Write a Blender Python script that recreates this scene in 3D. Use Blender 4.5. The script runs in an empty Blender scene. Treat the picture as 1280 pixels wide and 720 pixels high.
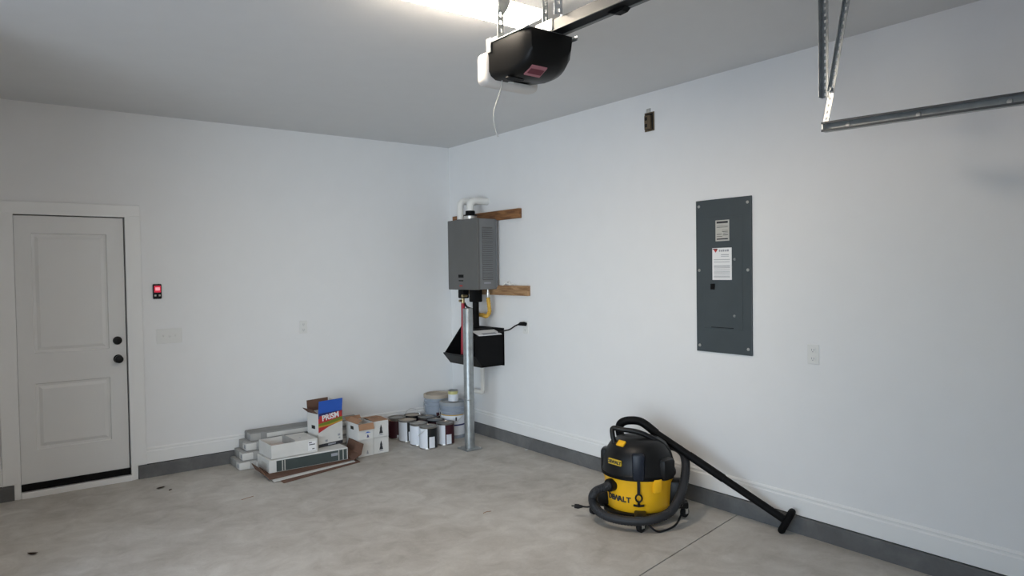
import bpy, bmesh, math, random
from mathutils import Vector, Matrix
random.seed(7)
S = bpy.context.scene
COL = S.collection
PI = math.pi
def rad(d): return math.radians(d)

# ------------------------------------------------------------------ camera
cam = bpy.data.cameras.new('camera'); cam_o = bpy.data.objects.new('camera', cam); COL.objects.link(cam_o)
cam.sensor_width = 36.0; cam.lens = 24.621; cam.clip_start = 0.05; cam.clip_end = 200
def cam_matrix(loc, yaw, pitch, roll):
    f = Vector((math.sin(yaw)*math.cos(pitch), math.cos(yaw)*math.cos(pitch), math.sin(pitch)))
    r = Vector((math.cos(yaw), -math.sin(yaw), 0)); u = r.cross(f)
    r2 = math.cos(roll)*r + math.sin(roll)*u; u2 = -math.sin(roll)*r + math.cos(roll)*u
    m = Matrix((r2, u2, -f)).transposed().to_4x4(); m.translation = loc
    return m
cam_o.matrix_world = cam_matrix(Vector((-4.0327, -6.4087, 1.6643)), rad(37.1585), rad(-1.4305), rad(-0.8218))
S.camera = cam_o

# ------------------------------------------------------------------ world, sun, exposure
w = bpy.data.worlds.new('sky'); S.world = w; w.use_nodes = True
nt = w.node_tree; bg = nt.nodes['Background']
sky = nt.nodes.new('ShaderNodeTexSky'); sky.sky_type = 'NISHITA'; sky.sun_disc = False
sky.sun_elevation = rad(58); sky.sun_rotation = rad(200); sky.air_density = 1.0; sky.dust_density = 1.0
nt.links.new(sky.outputs['Color'], bg.inputs['Color']); bg.inputs['Strength'].default_value = 0.40
sun = bpy.data.lights.new('sun', 'SUN'); sun.energy = 1.2; sun.angle = rad(0.6); sun.color = (1, 0.95, 0.88)
sun_o = bpy.data.objects.new('sun', sun); COL.objects.link(sun_o); sun_o.location = (-12, -14, 14)
sun_o.rotation_euler = Vector((0.12, 0.55, -1.0)).to_track_quat('-Z', 'Y').to_euler()
day = bpy.data.lights.new('added_daylight', 'AREA'); day.shape = 'RECTANGLE'; day.size = 3.9; day.size_y = 2.2       # added area lamp standing in for daylight, set in the invented bay
day.energy = 32.0; day.color = (0.76, 0.885, 1.0); day.spread = rad(74)
day_o = bpy.data.objects.new('added_daylight', day); COL.objects.link(day_o); day_o.location = (-5.45, -4.8, 1.20)
day_o.rotation_euler = Vector((1.0, 0.80, 0.06)).to_track_quat('-Z', 'Y').to_euler()
S.view_settings.view_transform = 'Standard'; S.view_settings.look = 'None'
S.view_settings.exposure = 0.0; S.view_settings.gamma = 1.0
S.view_settings.use_curve_mapping = False
LAMP = 62.0                                                # radiance of the ceiling fixture's diffuser

# ------------------------------------------------------------------ materials
def mat(name, col, rough=0.6, metal=0.0, var=0.06, scale=6.0, bump=0.0, bscale=60.0, emit=None, estr=0.0, spec=0.5):
    m = bpy.data.materials.new(name); m.use_nodes = True
    t = m.node_tree; p = t.nodes['Principled BSDF']
    p.inputs['Roughness'].default_value = rough; p.inputs['Metallic'].default_value = metal
    p.inputs['Specular IOR Level'].default_value = spec
    tc = t.nodes.new('ShaderNodeTexCoord'); n = t.nodes.new('ShaderNodeTexNoise')
    n.inputs['Scale'].default_value = scale; n.inputs['Detail'].default_value = 5
    t.links.new(tc.outputs['Object'], n.inputs['Vector'])
    r = t.nodes.new('ShaderNodeValToRGB')
    a, b = 1-var, 1+var
    r.color_ramp.elements[0].color = tuple(min(1, c*a) for c in col)+(1,)
    r.color_ramp.elements[1].color = tuple(min(1, c*b) for c in col)+(1,)
    r.color_ramp.elements[0].position = 0.3; r.color_ramp.elements[1].position = 0.7
    t.links.new(n.outputs['Fac'], r.inputs['Fac']); t.links.new(r.outputs['Color'], p.inputs['Base Color'])
    if bump:
        n2 = t.nodes.new('ShaderNodeTexNoise'); n2.inputs['Scale'].default_value = bscale; n2.inputs['Detail'].default_value = 4
        t.links.new(tc.outputs['Object'], n2.inputs['Vector'])
        bp = t.nodes.new('ShaderNodeBump'); bp.inputs['Strength'].default_value = bump; bp.inputs['Distance'].default_value = 0.01
        t.links.new(n2.outputs['Fac'], bp.inputs['Height']); t.links.new(bp.outputs['Normal'], p.inputs['Normal'])
    if emit:
        p.inputs['Emission Color'].default_value = tuple(emit)+(1,); p.inputs['Emission Strength'].default_value = estr
    return m

def concrete(name, c1, c2, c3, rough=0.75):
    m = bpy.data.materials.new(name); m.use_nodes = True
    t = m.node_tree; p = t.nodes['Principled BSDF']; p.inputs['Roughness'].default_value = rough
    p.inputs['Specular IOR Level'].default_value = 0.35
    tc = t.nodes.new('ShaderNodeTexCoord')
    def noise(sc, det, dist=0.0):
        n = t.nodes.new('ShaderNodeTexNoise'); n.inputs['Scale'].default_value = sc; n.inputs['Detail'].default_value = det
        n.inputs['Distortion'].default_value = dist; n.inputs['Roughness'].default_value = 0.62
        t.links.new(tc.outputs['Object'], n.inputs['Vector']); return n
    big, mid, fine = noise(0.9, 6, 0.4), noise(5.5, 8, 0.6), noise(70, 3)
    r = t.nodes.new('ShaderNodeValToRGB'); e = r.color_ramp.elements
    e[0].position, e[0].color = 0.30, c1+(1,); e[1].position, e[1].color = 0.68, c3+(1,)
    k = r.color_ramp.elements.new(0.5); k.color = c2+(1,)
    mx = t.nodes.new('ShaderNodeMath'); mx.operation = 'MULTIPLY_ADD'; mx.inputs[1].default_value = 0.5
    t.links.new(big.outputs['Fac'], mx.inputs[0])
    ml = t.nodes.new('ShaderNodeMath'); ml.operation = 'MULTIPLY'; ml.inputs[1].default_value = 0.5
    t.links.new(mid.outputs['Fac'], ml.inputs[0]); t.links.new(ml.outputs[0], mx.inputs[2])
    t.links.new(mx.outputs[0], r.inputs['Fac'])
    mm = t.nodes.new('ShaderNodeMixRGB'); mm.blend_type = 'MULTIPLY'; mm.inputs['Fac'].default_value = 0.18
    t.links.new(r.outputs['Color'], mm.inputs['Color1']); t.links.new(fine.outputs['Fac'], mm.inputs['Color2'])
    t.links.new(mm.outputs['Color'], p.inputs['Base Color'])
    bp = t.nodes.new('ShaderNodeBump'); bp.inputs['Strength'].default_value = 0.12; bp.inputs['Distance'].default_value = 0.01
    t.links.new(fine.outputs['Fac'], bp.inputs['Height']); t.links.new(bp.outputs['Normal'], p.inputs['Normal'])
    return m

def wood(name, c1, c2):
    m = bpy.data.materials.new(name); m.use_nodes = True
    t = m.node_tree; p = t.nodes['Principled BSDF']; p.inputs['Roughness'].default_value = 0.7
    tc = t.nodes.new('ShaderNodeTexCoord'); mp = t.nodes.new('ShaderNodeMapping')
    mp.inputs['Scale'].default_value = (14, 1.6, 14); t.links.new(tc.outputs['Object'], mp.inputs['Vector'])
    n = t.nodes.new('ShaderNodeTexNoise'); n.inputs['Scale'].default_value = 2.2; n.inputs['Detail'].default_value = 6
    n.inputs['Distortion'].default_value = 1.2
    t.links.new(mp.outputs['Vector'], n.inputs['Vector'])
    r = t.nodes.new('ShaderNodeValToRGB'); r.color_ramp.elements[0].color = c1+(1,); r.color_ramp.elements[1].color = c2+(1,)
    r.color_ramp.elements[0].position = 0.35; r.color_ramp.elements[1].position = 0.68
    t.links.new(n.outputs['Fac'], r.inputs['Fac']); t.links.new(r.outputs['Color'], p.inputs['Base Color'])
    return m

M = dict(
    wall=mat('wall paint', (0.80, 0.80, 0.80), 0.62, var=0.008, bump=0.04, bscale=90),
    ceil=mat('ceiling paint', (0.69, 0.69, 0.685), 0.9, var=0.01, bump=0.06, bscale=120),
    trim=mat('white trim paint', (0.82, 0.82, 0.81), 0.4, var=0.008),
    door=mat('white door paint', (0.74, 0.74, 0.73), 0.45, var=0.008),
    plate=mat('white plastic', (0.76, 0.76, 0.74), 0.35, var=0.005),
    slab=concrete('concrete slab', (0.36, 0.325, 0.28), (0.53, 0.50, 0.455), (0.68, 0.655, 0.61), 0.6),
    stem=concrete('concrete stem', (0.10, 0.10, 0.10), (0.145, 0.145, 0.145), (0.21, 0.21, 0.205), 0.85),
    drive=concrete('driveway concrete', (0.42, 0.41, 0.39), (0.50, 0.49, 0.47), (0.58, 0.57, 0.55), 0.85),
    lawn=mat('lawn', (0.10, 0.16, 0.05), 0.9, var=0.4, scale=3),
    black=mat('black plastic', (0.006, 0.006, 0.0065), 0.42, var=0.2, spec=0.28),
    matte=mat('matte black', (0.004, 0.004, 0.0045), 0.6, var=0.2, spec=0.14),
    rubber=mat('rubber', (0.010, 0.010, 0.011), 0.6, var=0.2, spec=0.25),
    hose=mat('grey black hose', (0.024, 0.025, 0.028), 0.5, var=0.15, spec=0.3),
    yellow=mat('yellow plastic', (0.90, 0.48, 0.012), 0.38, var=0.05),
    railm=mat('rail steel', (0.15, 0.15, 0.145), 0.5, 0.4, var=0.08),
    galv=mat('galvanised steel', (0.34, 0.36, 0.365), 0.42, 0.75, var=0.18, scale=14),
    zinc=mat('bright zinc', (0.62, 0.62, 0.60), 0.35, 0.8, var=0.1, scale=14),
    steelgrey=mat('grey enamel', (0.125, 0.125, 0.12), 0.45, 0.2, var=0.04),
    steelgrey2=mat('grey side enamel', (0.20, 0.205, 0.21), 0.5, 0.2, var=0.04),
    panel=mat('slate grey enamel', (0.052, 0.066, 0.074), 0.5, 0.0, var=0.05),
    pvc=mat('white pvc', (0.82, 0.81, 0.77), 0.35, var=0.02),
    red=mat('red pipe', (0.36, 0.012, 0.03), 0.45, var=0.1),
    gas=mat('yellow gas pipe', (0.62, 0.36, 0.05), 0.5, var=0.1),
    brass=mat('brass', (0.45, 0.36, 0.2), 0.35, 0.8, var=0.1),
    paper=mat('paper', (0.80, 0.80, 0.80), 0.8, var=0.02),
    ink=mat('black ink', (0.03, 0.03, 0.035), 0.8, var=0.05),
    greyink=mat('grey ink', (0.33, 0.34, 0.37), 0.8, var=0.05),
    redink=mat('red ink', (0.45, 0.03, 0.03), 0.7, var=0.05),
    silver=mat('silver label', (0.55, 0.54, 0.50), 0.45, 0.2, var=0.06),
    card=mat('brown cardboard', (0.36, 0.20, 0.115), 0.85, var=0.12, scale=9),
    carddark=mat('dark brown cardboard', (0.135, 0.07, 0.045), 0.85, var=0.15, scale=9),
    whitecard=mat('white cardboard', (0.66, 0.65, 0.62), 0.75, var=0.05, scale=8),
    greycard=mat('grey wrapped cardboard', (0.36, 0.355, 0.34), 0.6, var=0.14, scale=10),
    topcard=mat('dark grey cardboard', (0.26, 0.26, 0.25), 0.7, var=0.1, scale=10),
    darkgreen=mat('dark green grey print', (0.05, 0.065, 0.062), 0.6, var=0.1),
    blue=mat('blue print', (0.02, 0.10, 0.48), 0.5, var=0.08),
    navy=mat('navy print', (0.015, 0.02, 0.12), 0.5, var=0.05),
    green=mat('olive green print', (0.16, 0.22, 0.02), 0.5, var=0.1),
    mustard=mat('mustard print', (0.50, 0.30, 0.03), 0.5, var=0.1),
    maroon=mat('maroon label', (0.045, 0.005, 0.011), 0.4, var=0.1),
    canwhite=mat('white can label', (0.72, 0.75, 0.80), 0.4, var=0.03),
    candark=mat('charcoal can label', (0.008, 0.009, 0.011), 0.4, var=0.1),
    pailblue=mat('pale blue grey pail', (0.27, 0.31, 0.37), 0.45, var=0.05),
    lidgrey=mat('grey pail lid', (0.30, 0.32, 0.34), 0.5, var=0.06),
    tan=mat('tan pail lid', (0.42, 0.36, 0.29), 0.6, var=0.08),
    tin=mat('tin lid', (0.36, 0.34, 0.31), 0.28, 0.85, var=0.08),
    leaf=mat('dead leaf', (0.06, 0.03, 0.015), 0.9, var=0.2),
    lampw=mat('fixture housing', (0.80, 0.80, 0.80), 0.5, var=0.01),
    glow=mat('lit diffuser', (0.9, 0.9, 0.88), 0.5, var=0.0, emit=(1.0, 0.865, 0.705), estr=LAMP),
    lens=mat('milky lens', (0.62, 0.58, 0.54), 0.45, var=0.01),
    redglow=mat('lit red window', (0.5, 0.02, 0.04), 0.4, var=0.0, emit=(1.0, 0.03, 0.10), estr=0.32),
    pinkglow=mat('lit pink button', (0.8, 0.3, 0.3), 0.4, var=0.0, emit=(1.0, 0.38, 0.46), estr=0.6),
    hole=mat('dark opening', (0.012, 0.01, 0.008), 0.9, var=0.1),
    boxblue=mat('brown outlet box', (0.12, 0.085, 0.05), 0.7, var=0.15),
    wood=wood('stained lumber', (0.14, 0.055, 0.02), (0.33, 0.155, 0.055)),
    woodl=wood('tan lumber', (0.24, 0.125, 0.055), (0.50, 0.31, 0.16)),
)

# ------------------------------------------------------------------ geometry helpers
class MB:
    def __init__(s): s.bm = bmesh.new(); s.mi = 0; s.smooth = False
    def _fin(s, faces):
        for f in faces:
            f.material_index = s.mi; f.smooth = s.smooth
        return s
    def box(s, x0, x1, y0, y1, z0, z1, bev=0.0, seg=2, m=None):
        tmp = bmesh.new(); bmesh.ops.create_cube(tmp, size=1.0)
        for v in tmp.verts: v.co = Vector(((x0+x1)/2+v.co.x*(x1-x0), (y0+y1)/2+v.co.y*(y1-y0), (z0+z1)/2+v.co.z*(z1-z0)))
        if bev: bmesh.ops.bevel(tmp, geom=tmp.edges[:], offset=bev, segments=seg, affect='EDGES', profile=0.5)
        return s._merge(tmp, m)
    def _merge(s, tmp, m=None):
        if m is not None:
            for v in tmp.verts: v.co = m @ v.co
        vm = {v: s.bm.verts.new(v.co) for v in tmp.verts}
        fs = []
        for f in tmp.faces:
            try: fs.append(s.bm.faces.new([vm[v] for v in f.verts]))
            except ValueError: pass
        tmp.free(); return s._fin(fs)
    def prism(s, pts, a, b, axis='y', bev=0.0, m=None):
        """polygon pts (in the two other axes, in order) extruded from a to b along axis"""
        def P(p, t):
            return {'x': (t, p[0], p[1]), 'y': (p[0], t, p[1]), 'z': (p[0], p[1], t)}[axis]
        tmp = bmesh.new()
        A = [tmp.verts.new(P(p, a)) for p in pts]; B = [tmp.verts.new(P(p, b)) for p in pts]
        n = len(pts)
        tmp.faces.new(A[::-1]); tmp.faces.new(B)
        for i in range(n): tmp.faces.new([A[i], A[(i+1) % n], B[(i+1) % n], B[i]])
        bmesh.ops.recalc_face_normals(tmp, faces=tmp.faces[:])
        if bev: bmesh.ops.bevel(tmp, geom=tmp.edges[:], offset=bev, segments=2, affect='EDGES', profile=0.5)
        return s._merge(tmp, m)
    def lathe(s, prof, c=(0, 0, 0), n=28, a0=0.0, a1=2*PI, m=None):
        """prof: (radius, z) from bottom to top; closed if a full turn"""
        full = abs(a1-a0-2*PI) < 1e-6; k = n if full else n+1
        tmp = bmesh.new(); rows = []
        for r, z in prof:
            if r < 1e-6: rows.append([tmp.verts.new((c[0], c[1], c[2]+z))]); continue
            rows.append([tmp.verts.new((c[0]+r*math.cos(a0+(a1-a0)*i/n), c[1]+r*math.sin(a0+(a1-a0)*i/n), c[2]+z)) for i in range(k)])
        for A, B in zip(rows, rows[1:]):
            for i in range(n):
                j = (i+1) % k
                if len(A) == 1 and len(B) == 1: continue
                if len(A) == 1: tmp.faces.new([A[0], B[j], B[i]])
                elif len(B) == 1: tmp.faces.new([A[i], A[j], B[0]])
                else: tmp.faces.new([A[i], A[j], B[j], B[i]])
        return s._merge(tmp, m)
    def tube(s, pts, r, n=10, cap=True, radii=None):
        pts = [Vector(p) for p in pts]; tmp = bmesh.new(); rows = []
        t0 = (pts[1]-pts[0]).normalized(); up = Vector((0, 0, 1)) if abs(t0.z) < 0.9 else Vector((1, 0, 0))
        u = t0.cross(up).normalized()
        for i, p in enumerate(pts):
            t = (pts[min(i+1, len(pts)-1)]-pts[max(i-1, 0)]).normalized()
            u = (u-t*u.dot(t)).normalized(); v = t.cross(u)
            rr = radii[i] if radii else r
            rows.append([tmp.verts.new(p+rr*(math.cos(2*PI*k/n)*u+math.sin(2*PI*k/n)*v)) for k in range(n)])
        for A, B in zip(rows, rows[1:]):
            for k in range(n): tmp.faces.new([A[k], A[(k+1) % n], B[(k+1) % n], B[k]])
        if cap: tmp.faces.new(rows[0][::-1]); tmp.faces.new(rows[-1])
        bmesh.ops.recalc_face_normals(tmp, faces=tmp.faces[:])
        return s._merge(tmp)
    def cyl(s, p0, p1, r, n=16): return s.tube([p0, p1], r, n)
    def quad(s, *pts):
        return s._fin([s.bm.faces.new([s.bm.verts.new(p) for p in pts])])
    def build(s, name, mats, parent=None, smooth=False, kind=None, loc=None, auto=True):
        me = bpy.data.meshes.new(name); s.bm.normal_update(); s.bm.to_mesh(me); s.bm.free()
        for m in (mats if isinstance(mats, (list, tuple)) else [mats]): me.materials.append(m)
        if smooth:
            for p in me.polygons: p.use_smooth = True
            try: me.set_sharp_from_angle(angle=rad(38))
            except Exception: pass
        o = bpy.data.objects.new(name, me); COL.objects.link(o)
        if parent: o.parent = parent
        if loc: o.location = loc
        if kind: o['kind'] = kind
        return o

def smooth_path(pts, per=8):
    pts = [Vector(p) for p in pts]; out = []
    q = [pts[0]*2-pts[1]]+pts+[pts[-1]*2-pts[-2]]
    for i in range(1, len(q)-2):
        a, b, c, d = q[i-1], q[i], q[i+1], q[i+2]
        for k in range(per):
            t = k/per
            out.append(0.5*((2*b)+(c-a)*t+(2*a-5*b+4*c-d)*t*t+(3*b-a-3*c+d)*t**3))
    out.append(pts[-1]); return out

def thing(name, label, cat, loc=(0, 0, 0), rz=0.0, group=None):
    o = bpy.data.objects.new(name, None); COL.objects.link(o); o.location = loc; o.rotation_euler = (0, 0, rz)
    o.empty_display_size = 0.1; o['label'] = label; o['category'] = cat
    if group: o['group'] = group
    return o
def tag(o, label, cat, group=None):
    o['label'] = label; o['category'] = cat
    if group: o['group'] = group
    return o
def lettering(text, size, origin, xdir, ydir, m, parent, name='lettering', extrude=0.001, bold=0.0):
    cu = bpy.data.curves.new('text', 'FONT'); cu.body = text; cu.size = size; cu.extrude = extrude; cu.offset = bold
    cu.align_x = 'CENTER'; cu.align_y = 'CENTER'; cu.resolution_u = 3
    t = bpy.data.objects.new('text', cu); COL.objects.link(t)
    dg = bpy.context.evaluated_depsgraph_get(); me = bpy.data.meshes.new_from_object(t.evaluated_get(dg))
    bpy.data.objects.remove(t); bpy.data.curves.remove(cu)
    x = Vector(xdir).normalized(); y = Vector(ydir).normalized(); z = x.cross(y)
    mm = Matrix((x, y, z)).transposed().to_4x4(); mm.translation = Vector(origin)
    me.transform(mm); me.materials.clear(); me.materials.append(m); me.name = name
    o = bpy.data.objects.new(name, me); COL.objects.link(o); o.parent = parent
    return o

# ------------------------------------------------------------------ the room
H = 2.985; XL = -5.5; YF = -7.1; ZB, ZT = 0.116, 0.247       # ceiling, left wall, front wall, baseboard bottom / top
DX0, DX1, DZ0, DZ1 = -3.83, -3.10, 0.10, 2.135               # side door leaf
OX0, OX1, OZ = -3.20, -0.78, 2.14                            # opening of the closed garage door on the front wall
BY0, BY1, BZ = -6.9, -2.7, 2.40                              # unseen open bay, invented in the left wall to let daylight in
NX, NY = -4.15, -2.0                                         # corner of the unseen block added left of the side door for its shade
def struct(mb, name, m, **k): return mb.build(name, m, kind='structure', **k)

# floor: two pours of concrete either side of the saw cut joint
jy = lambda x, s: -3.585+0.19*x+s*0.004
b = MB()
b.prism([(XL, jy(XL, 1)), (0, jy(0, 1)), (0, 0.0), (XL, 0.0)], -0.12, 0.0, 'z')
b.prism([(XL, YF-0.2), (0, YF-0.2), (0, jy(0, -1)), (XL, jy(XL, -1))], -0.12, 0.0, 'z')
b.prism([(XL, jy(XL, -1)), (0, jy(0, -1)), (0, jy(0, 1)), (XL, jy(XL, 1))], -0.12, -0.02, 'z')
struct(b, 'floor', M['slab'])
struct(MB().box(XL-0.2, 0.2, YF-0.2, 0.2, H, H+0.15), 'ceiling', M['ceil'])
b = MB(); b.box(XL-0.2, DX0-0.03, 0, 0.14, 0, H); b.box(DX1+0.03, 0.2, 0, 0.14, 0, H); b.box(DX0-0.03, DX1+0.03, 0, 0.14, DZ1+0.03, H)
b.box(DX0-0.03, DX1+0.03, 0.10, 0.14, 0, DZ1+0.03)
struct(b, 'wall_back', M['wall'])
struct(MB().box(0, 0.14, YF-0.2, 0.0, 0, H), 'wall_right', M['wall'])
b = MB(); b.box(XL-0.14, XL, YF-0.2, BY0, 0, H); b.box(XL-0.14, XL, BY1, 0, 0, H); b.box(XL-0.14, XL, BY0, BY1, BZ, H)
struct(b, 'wall_left', M['wall'])
struct(MB().box(XL, NX, NY, 0, 0, H), 'wall_shade_block', M['wall'])  # unseen block, added to keep daylight off the left of the back wall
b = MB(); b.box(XL, OX0, YF-0.2, YF, 0, H); b.box(OX1, 0, YF-0.2, YF, 0, H); b.box(OX0, OX1, YF-0.2, YF, OZ, H)
struct(b, 'wall_front', M['wall'])
# concrete stem wall showing below the baseboards
def stem_profile(): return [(0, 0), (-0.022, 0), (-0.022, ZB-0.016), (-0.017, ZB-0.007), (0, ZB-0.007)]
b = MB(); b.prism([(p[0], p[1]) for p in stem_profile()], YF, 0, 'y'); struct(b, 'trim_1', M['stem'])
b = MB()
for x0, x1 in ((NX, DX0-0.045), (DX1+0.055, -0.022)): b.prism(stem_profile(), x0, x1, 'x')
struct(b, 'trim_2', M['stem'])
# moulded white baseboards on top of it
def base_profile(): return [(0, ZB), (-0.016, ZB), (-0.016, ZT-0.034), (-0.010, ZT-0.026), (-0.010, ZT-0.016), (-0.013, ZT-0.012), (-0.005, ZT), (0, ZT)]
struct(MB().prism(base_profile(), YF, 0, 'y'), 'baseboard_right', M['trim'])
b = MB()
for x0, x1 in ((NX, DX0-0.115), (DX1+0.115, -0.016)): b.prism(base_profile(), x0, x1, 'x')
struct(b, 'baseboard_back', M['trim'])
b = MB(); b.box(-0.006, 0, YF, 0, ZB-0.007, ZB); struct(b, 'gap_shade_right', M['matte'])  # black strip painting the shadow line between baseboard and stem
b = MB(); b.box(NX, DX0-0.12, -0.006, 0, ZB-0.007, ZB); b.box(DX1+0.12, 0, -0.006, 0, ZB-0.007, ZB); struct(b, 'gap_shade_back', M['matte'])  # same painted shadow line along the back wall
# outside: driveway and lawn in front of the opening
struct(MB().box(-26, XL-0.14, -11, 4, -0.16, -0.02), 'driveway', M['drive'])
b = MB()
for k in range(4): b.box(OX0-0.05, OX1+0.05, YF-0.19, YF-0.15, k*0.54, k*0.54+0.535, 0.006)
struct(b, 'door_2', M['door'])
struct(MB().box(-45, 45, -60, 30, -0.4, -0.17), 'ground', M['lawn'])

# side door: frame, casing, leaf with two raised panels
b = MB()
b.box(DX0-0.03, DX0-0.003, -0.0185, 0.10, 0.0, DZ1+0.004); b.box(DX1+0.003, DX1+0.03, -0.0185, 0.10, 0.0, DZ1+0.004)
b.box(DX0-0.03, DX1+0.03, -0.018, 0.10, DZ1+0.004, DZ1+0.03)
fr = struct(b, 'trim_3', M['trim'])
b = MB()
b.box(DX0-0.115, DX0-0.012, -0.017, 0, ZB, DZ1+0.012, 0.003); b.box(DX1+0.012, DX1+0.115, -0.017, 0, ZB, DZ1+0.012, 0.003)
b.box(DX0-0.115, DX1+0.115, -0.017, 0, DZ1+0.012, DZ1+0.10, 0.003)
b.box(DX0-0.045, DX0-0.012, -0.017, 0, 0.002, ZB); b.box(DX1+0.012, DX1+0.05, -0.017, 0, 0.002, ZB)
struct(b, 'trim_4', M['trim'])
b = MB(); b.box(DX0-0.003, DX1+0.003, -0.03, 0.10, 0.0, 0.045, 0.004); sill = struct(b, 'trim_5', M['trim'])
b = MB()
yf = 0.014
PX0, PX1 = -3.725, -3.225
panels = [(PX0, PX1, 0.35, 0.855), (PX0, PX1, 1.085, 2.00)]
b.box(DX0, PX0, yf, yf+0.04, DZ0, DZ1-0.004); b.box(PX1, DX1-0.006, yf, yf+0.04, DZ0, DZ1-0.004)
for z0, z1 in ((DZ0, 0.35), (0.855, 1.085), (2.00, DZ1-0.004)): b.box(PX0, PX1, yf, yf+0.04, z0, z1)
dleaf = b.build('door_1', M['door'], kind='structure')
for x0, x1, z0, z1 in panels:
    b = MB(); prev = None
    for ins, d in ((0, 0.0), (0.006, 0.011), (0.022, 0.012), (0.045, 0.003)):
        ring = [(x0+ins, yf+d, z0+ins), (x1-ins, yf+d, z0+ins), (x1-ins, yf+d, z1-ins), (x0+ins, yf+d, z1-ins)]
        if prev:
            for i in range(4): b.quad(prev[i], prev[(i+1) % 4], ring[(i+1) % 4], ring[i])
        prev = ring
    b.quad(*prev)
    b.build('door_panel', M['door'], dleaf)
def turned_y(prof, x, z):     # lathe profile whose axis runs out of the door toward -y
    m = Matrix.Translation((x, yf, z)) @ Matrix.Rotation(rad(90), 4, 'X')
    return MB().lathe(prof, m=m, n=24)
turned_y([(0.0, 0), (0.034, 0), (0.034, 0.006), (0.028, 0.012), (0.013, 0.016), (0.012, 0.035), (0.024, 0.042), (0.031, 0.054), (0.030, 0.066), (0.018, 0.074), (0, 0.075)], -3.167, 0.998).build('door_knob', M['black'], dleaf, smooth=True)
turned_y([(0.0, 0), (0.033, 0), (0.033, 0.010), (0.029, 0.020), (0.020, 0.024), (0, 0.025)], -3.168, 1.146).build('deadbolt', M['black'], dleaf, smooth=True)
MB().box(DX0, DX1, yf-0.012, yf+0.03, 0.05, DZ0+0.002, 0.003).build('door_sweep', M['matte'], dleaf)

# ------------------------------------------------------------------ small fittings on the back wall
t = thing('door_control', 'small black wall button unit with lit red window beside the white door', 'control', (-2.872, 0, 1.533))
MB().box(-0.033, 0.033, -0.022, 0, -0.062, 0.062, 0.008).build('housing', M['black'], t, smooth=True)
MB().box(-0.024, 0.026, -0.025, -0.02, -0.008, 0.048, 0.002).build('lit_window', M['redglow'], t)
MB().box(-0.016, 0.018, -0.028, -0.022, 0.008, 0.034, 0.002).build('push_button', M['pinkglow'], t)
for s in (-1, 1): MB().box(s*0.016-0.007, s*0.016+0.007, -0.025, -0.02, -0.04, -0.026, 0.002).build('small_button', M['silver'], t)

t = thing('light_switch', 'white three-gang switch plate under the black door button', 'switch', (-2.787, 0, 1.158))
MB().box(-0.098, 0.098, -0.007, 0, -0.062, 0.062, 0.003).build('cover_plate', M['plate'], t)
for k in (-1, 0, 1):
    b = MB(); b.box(k*0.046-0.006, k*0.046+0.006, -0.010, -0.006, -0.013, 0.013)
    b.prism([(-0.007, -0.004), (-0.019, 0.006 if k else -0.009), (-0.016, 0.010 if k else -0.012), (-0.007, 0.007)], k*0.046-0.004, k*0.046+0.004, 'x')
    b.build('toggle', M['plate'], t)

def outlet(name, label, loc, rz):
    t = thing(name, label, 'outlet', loc, rz)
    MB().box(-0.038, 0.038, -0.007, 0, -0.060, 0.060, 0.003).build('cover_plate', M['plate'], t)
    for s in (-1, 1):
        f = MB().box(-0.017, 0.017, -0.0095, -0.006, s*0.026-0.016, s*0.026+0.016, 0.003).build('socket_face', M['plate'], t)
        q = MB()
        q.box(-0.0085, -0.0055, -0.0105, -0.009, s*0.026-0.004, s*0.026+0.008); q.box(0.0055, 0.0085, -0.0105, -0.009, s*0.026-0.004, s*0.026+0.008)
        q.box(-0.003, 0.003, -0.0105, -0.009, s*0.026-0.012, s*0.026-0.007)
        q.build('slot', M['greyink'], f)
    return t
outlet('wall_outlet', 'white wall outlet between light switches and paint cans', (-1.638, 0, 1.162), 0)
outlet('wall_outlet', 'white wall outlet under and to the right of grey breaker panel', (0, -4.122, 1.127), rad(-90))
outlet('wall_outlet', 'white wall outlet with black cord plugged in beside black sink', (0, -1.295, 1.135), rad(-90))

# open box high on the right wall
t = thing('junction_box', 'open brown junction box without cover, high on right wall', 'junction box', (0, -2.83, 2.765))
b = MB()
b.box(-0.006, 0.0, -0.046, 0.046, 0.062, 0.07); b.box(-0.006, 0.0, -0.046, 0.046, -0.07, -0.062)
b.box(-0.006, 0.0, -0.046, -0.038, -0.062, 0.062); b.box(-0.006, 0.0, 0.038, 0.046, -0.062, 0.062)
b.build('rim', M['boxblue'], t)
MB().box(-0.002, 0.0, -0.038, 0.038, -0.062, 0.062).build('cavity', M['hole'], t)
MB().box(-0.03, -0.002, -0.022, 0.03, -0.058, 0.046, 0.004).build('receptacle', M['boxblue'], t)
for z in (-0.03, 0.02): MB().box(-0.033, -0.028, 0.0, 0.02, z-0.012, z+0.012).build('socket_face', M['hole'], t)
MB().box(-0.006, 0, -0.01, 0.03, 0.07, 0.10).build('mounting_ear', M['zinc'], t)

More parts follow.
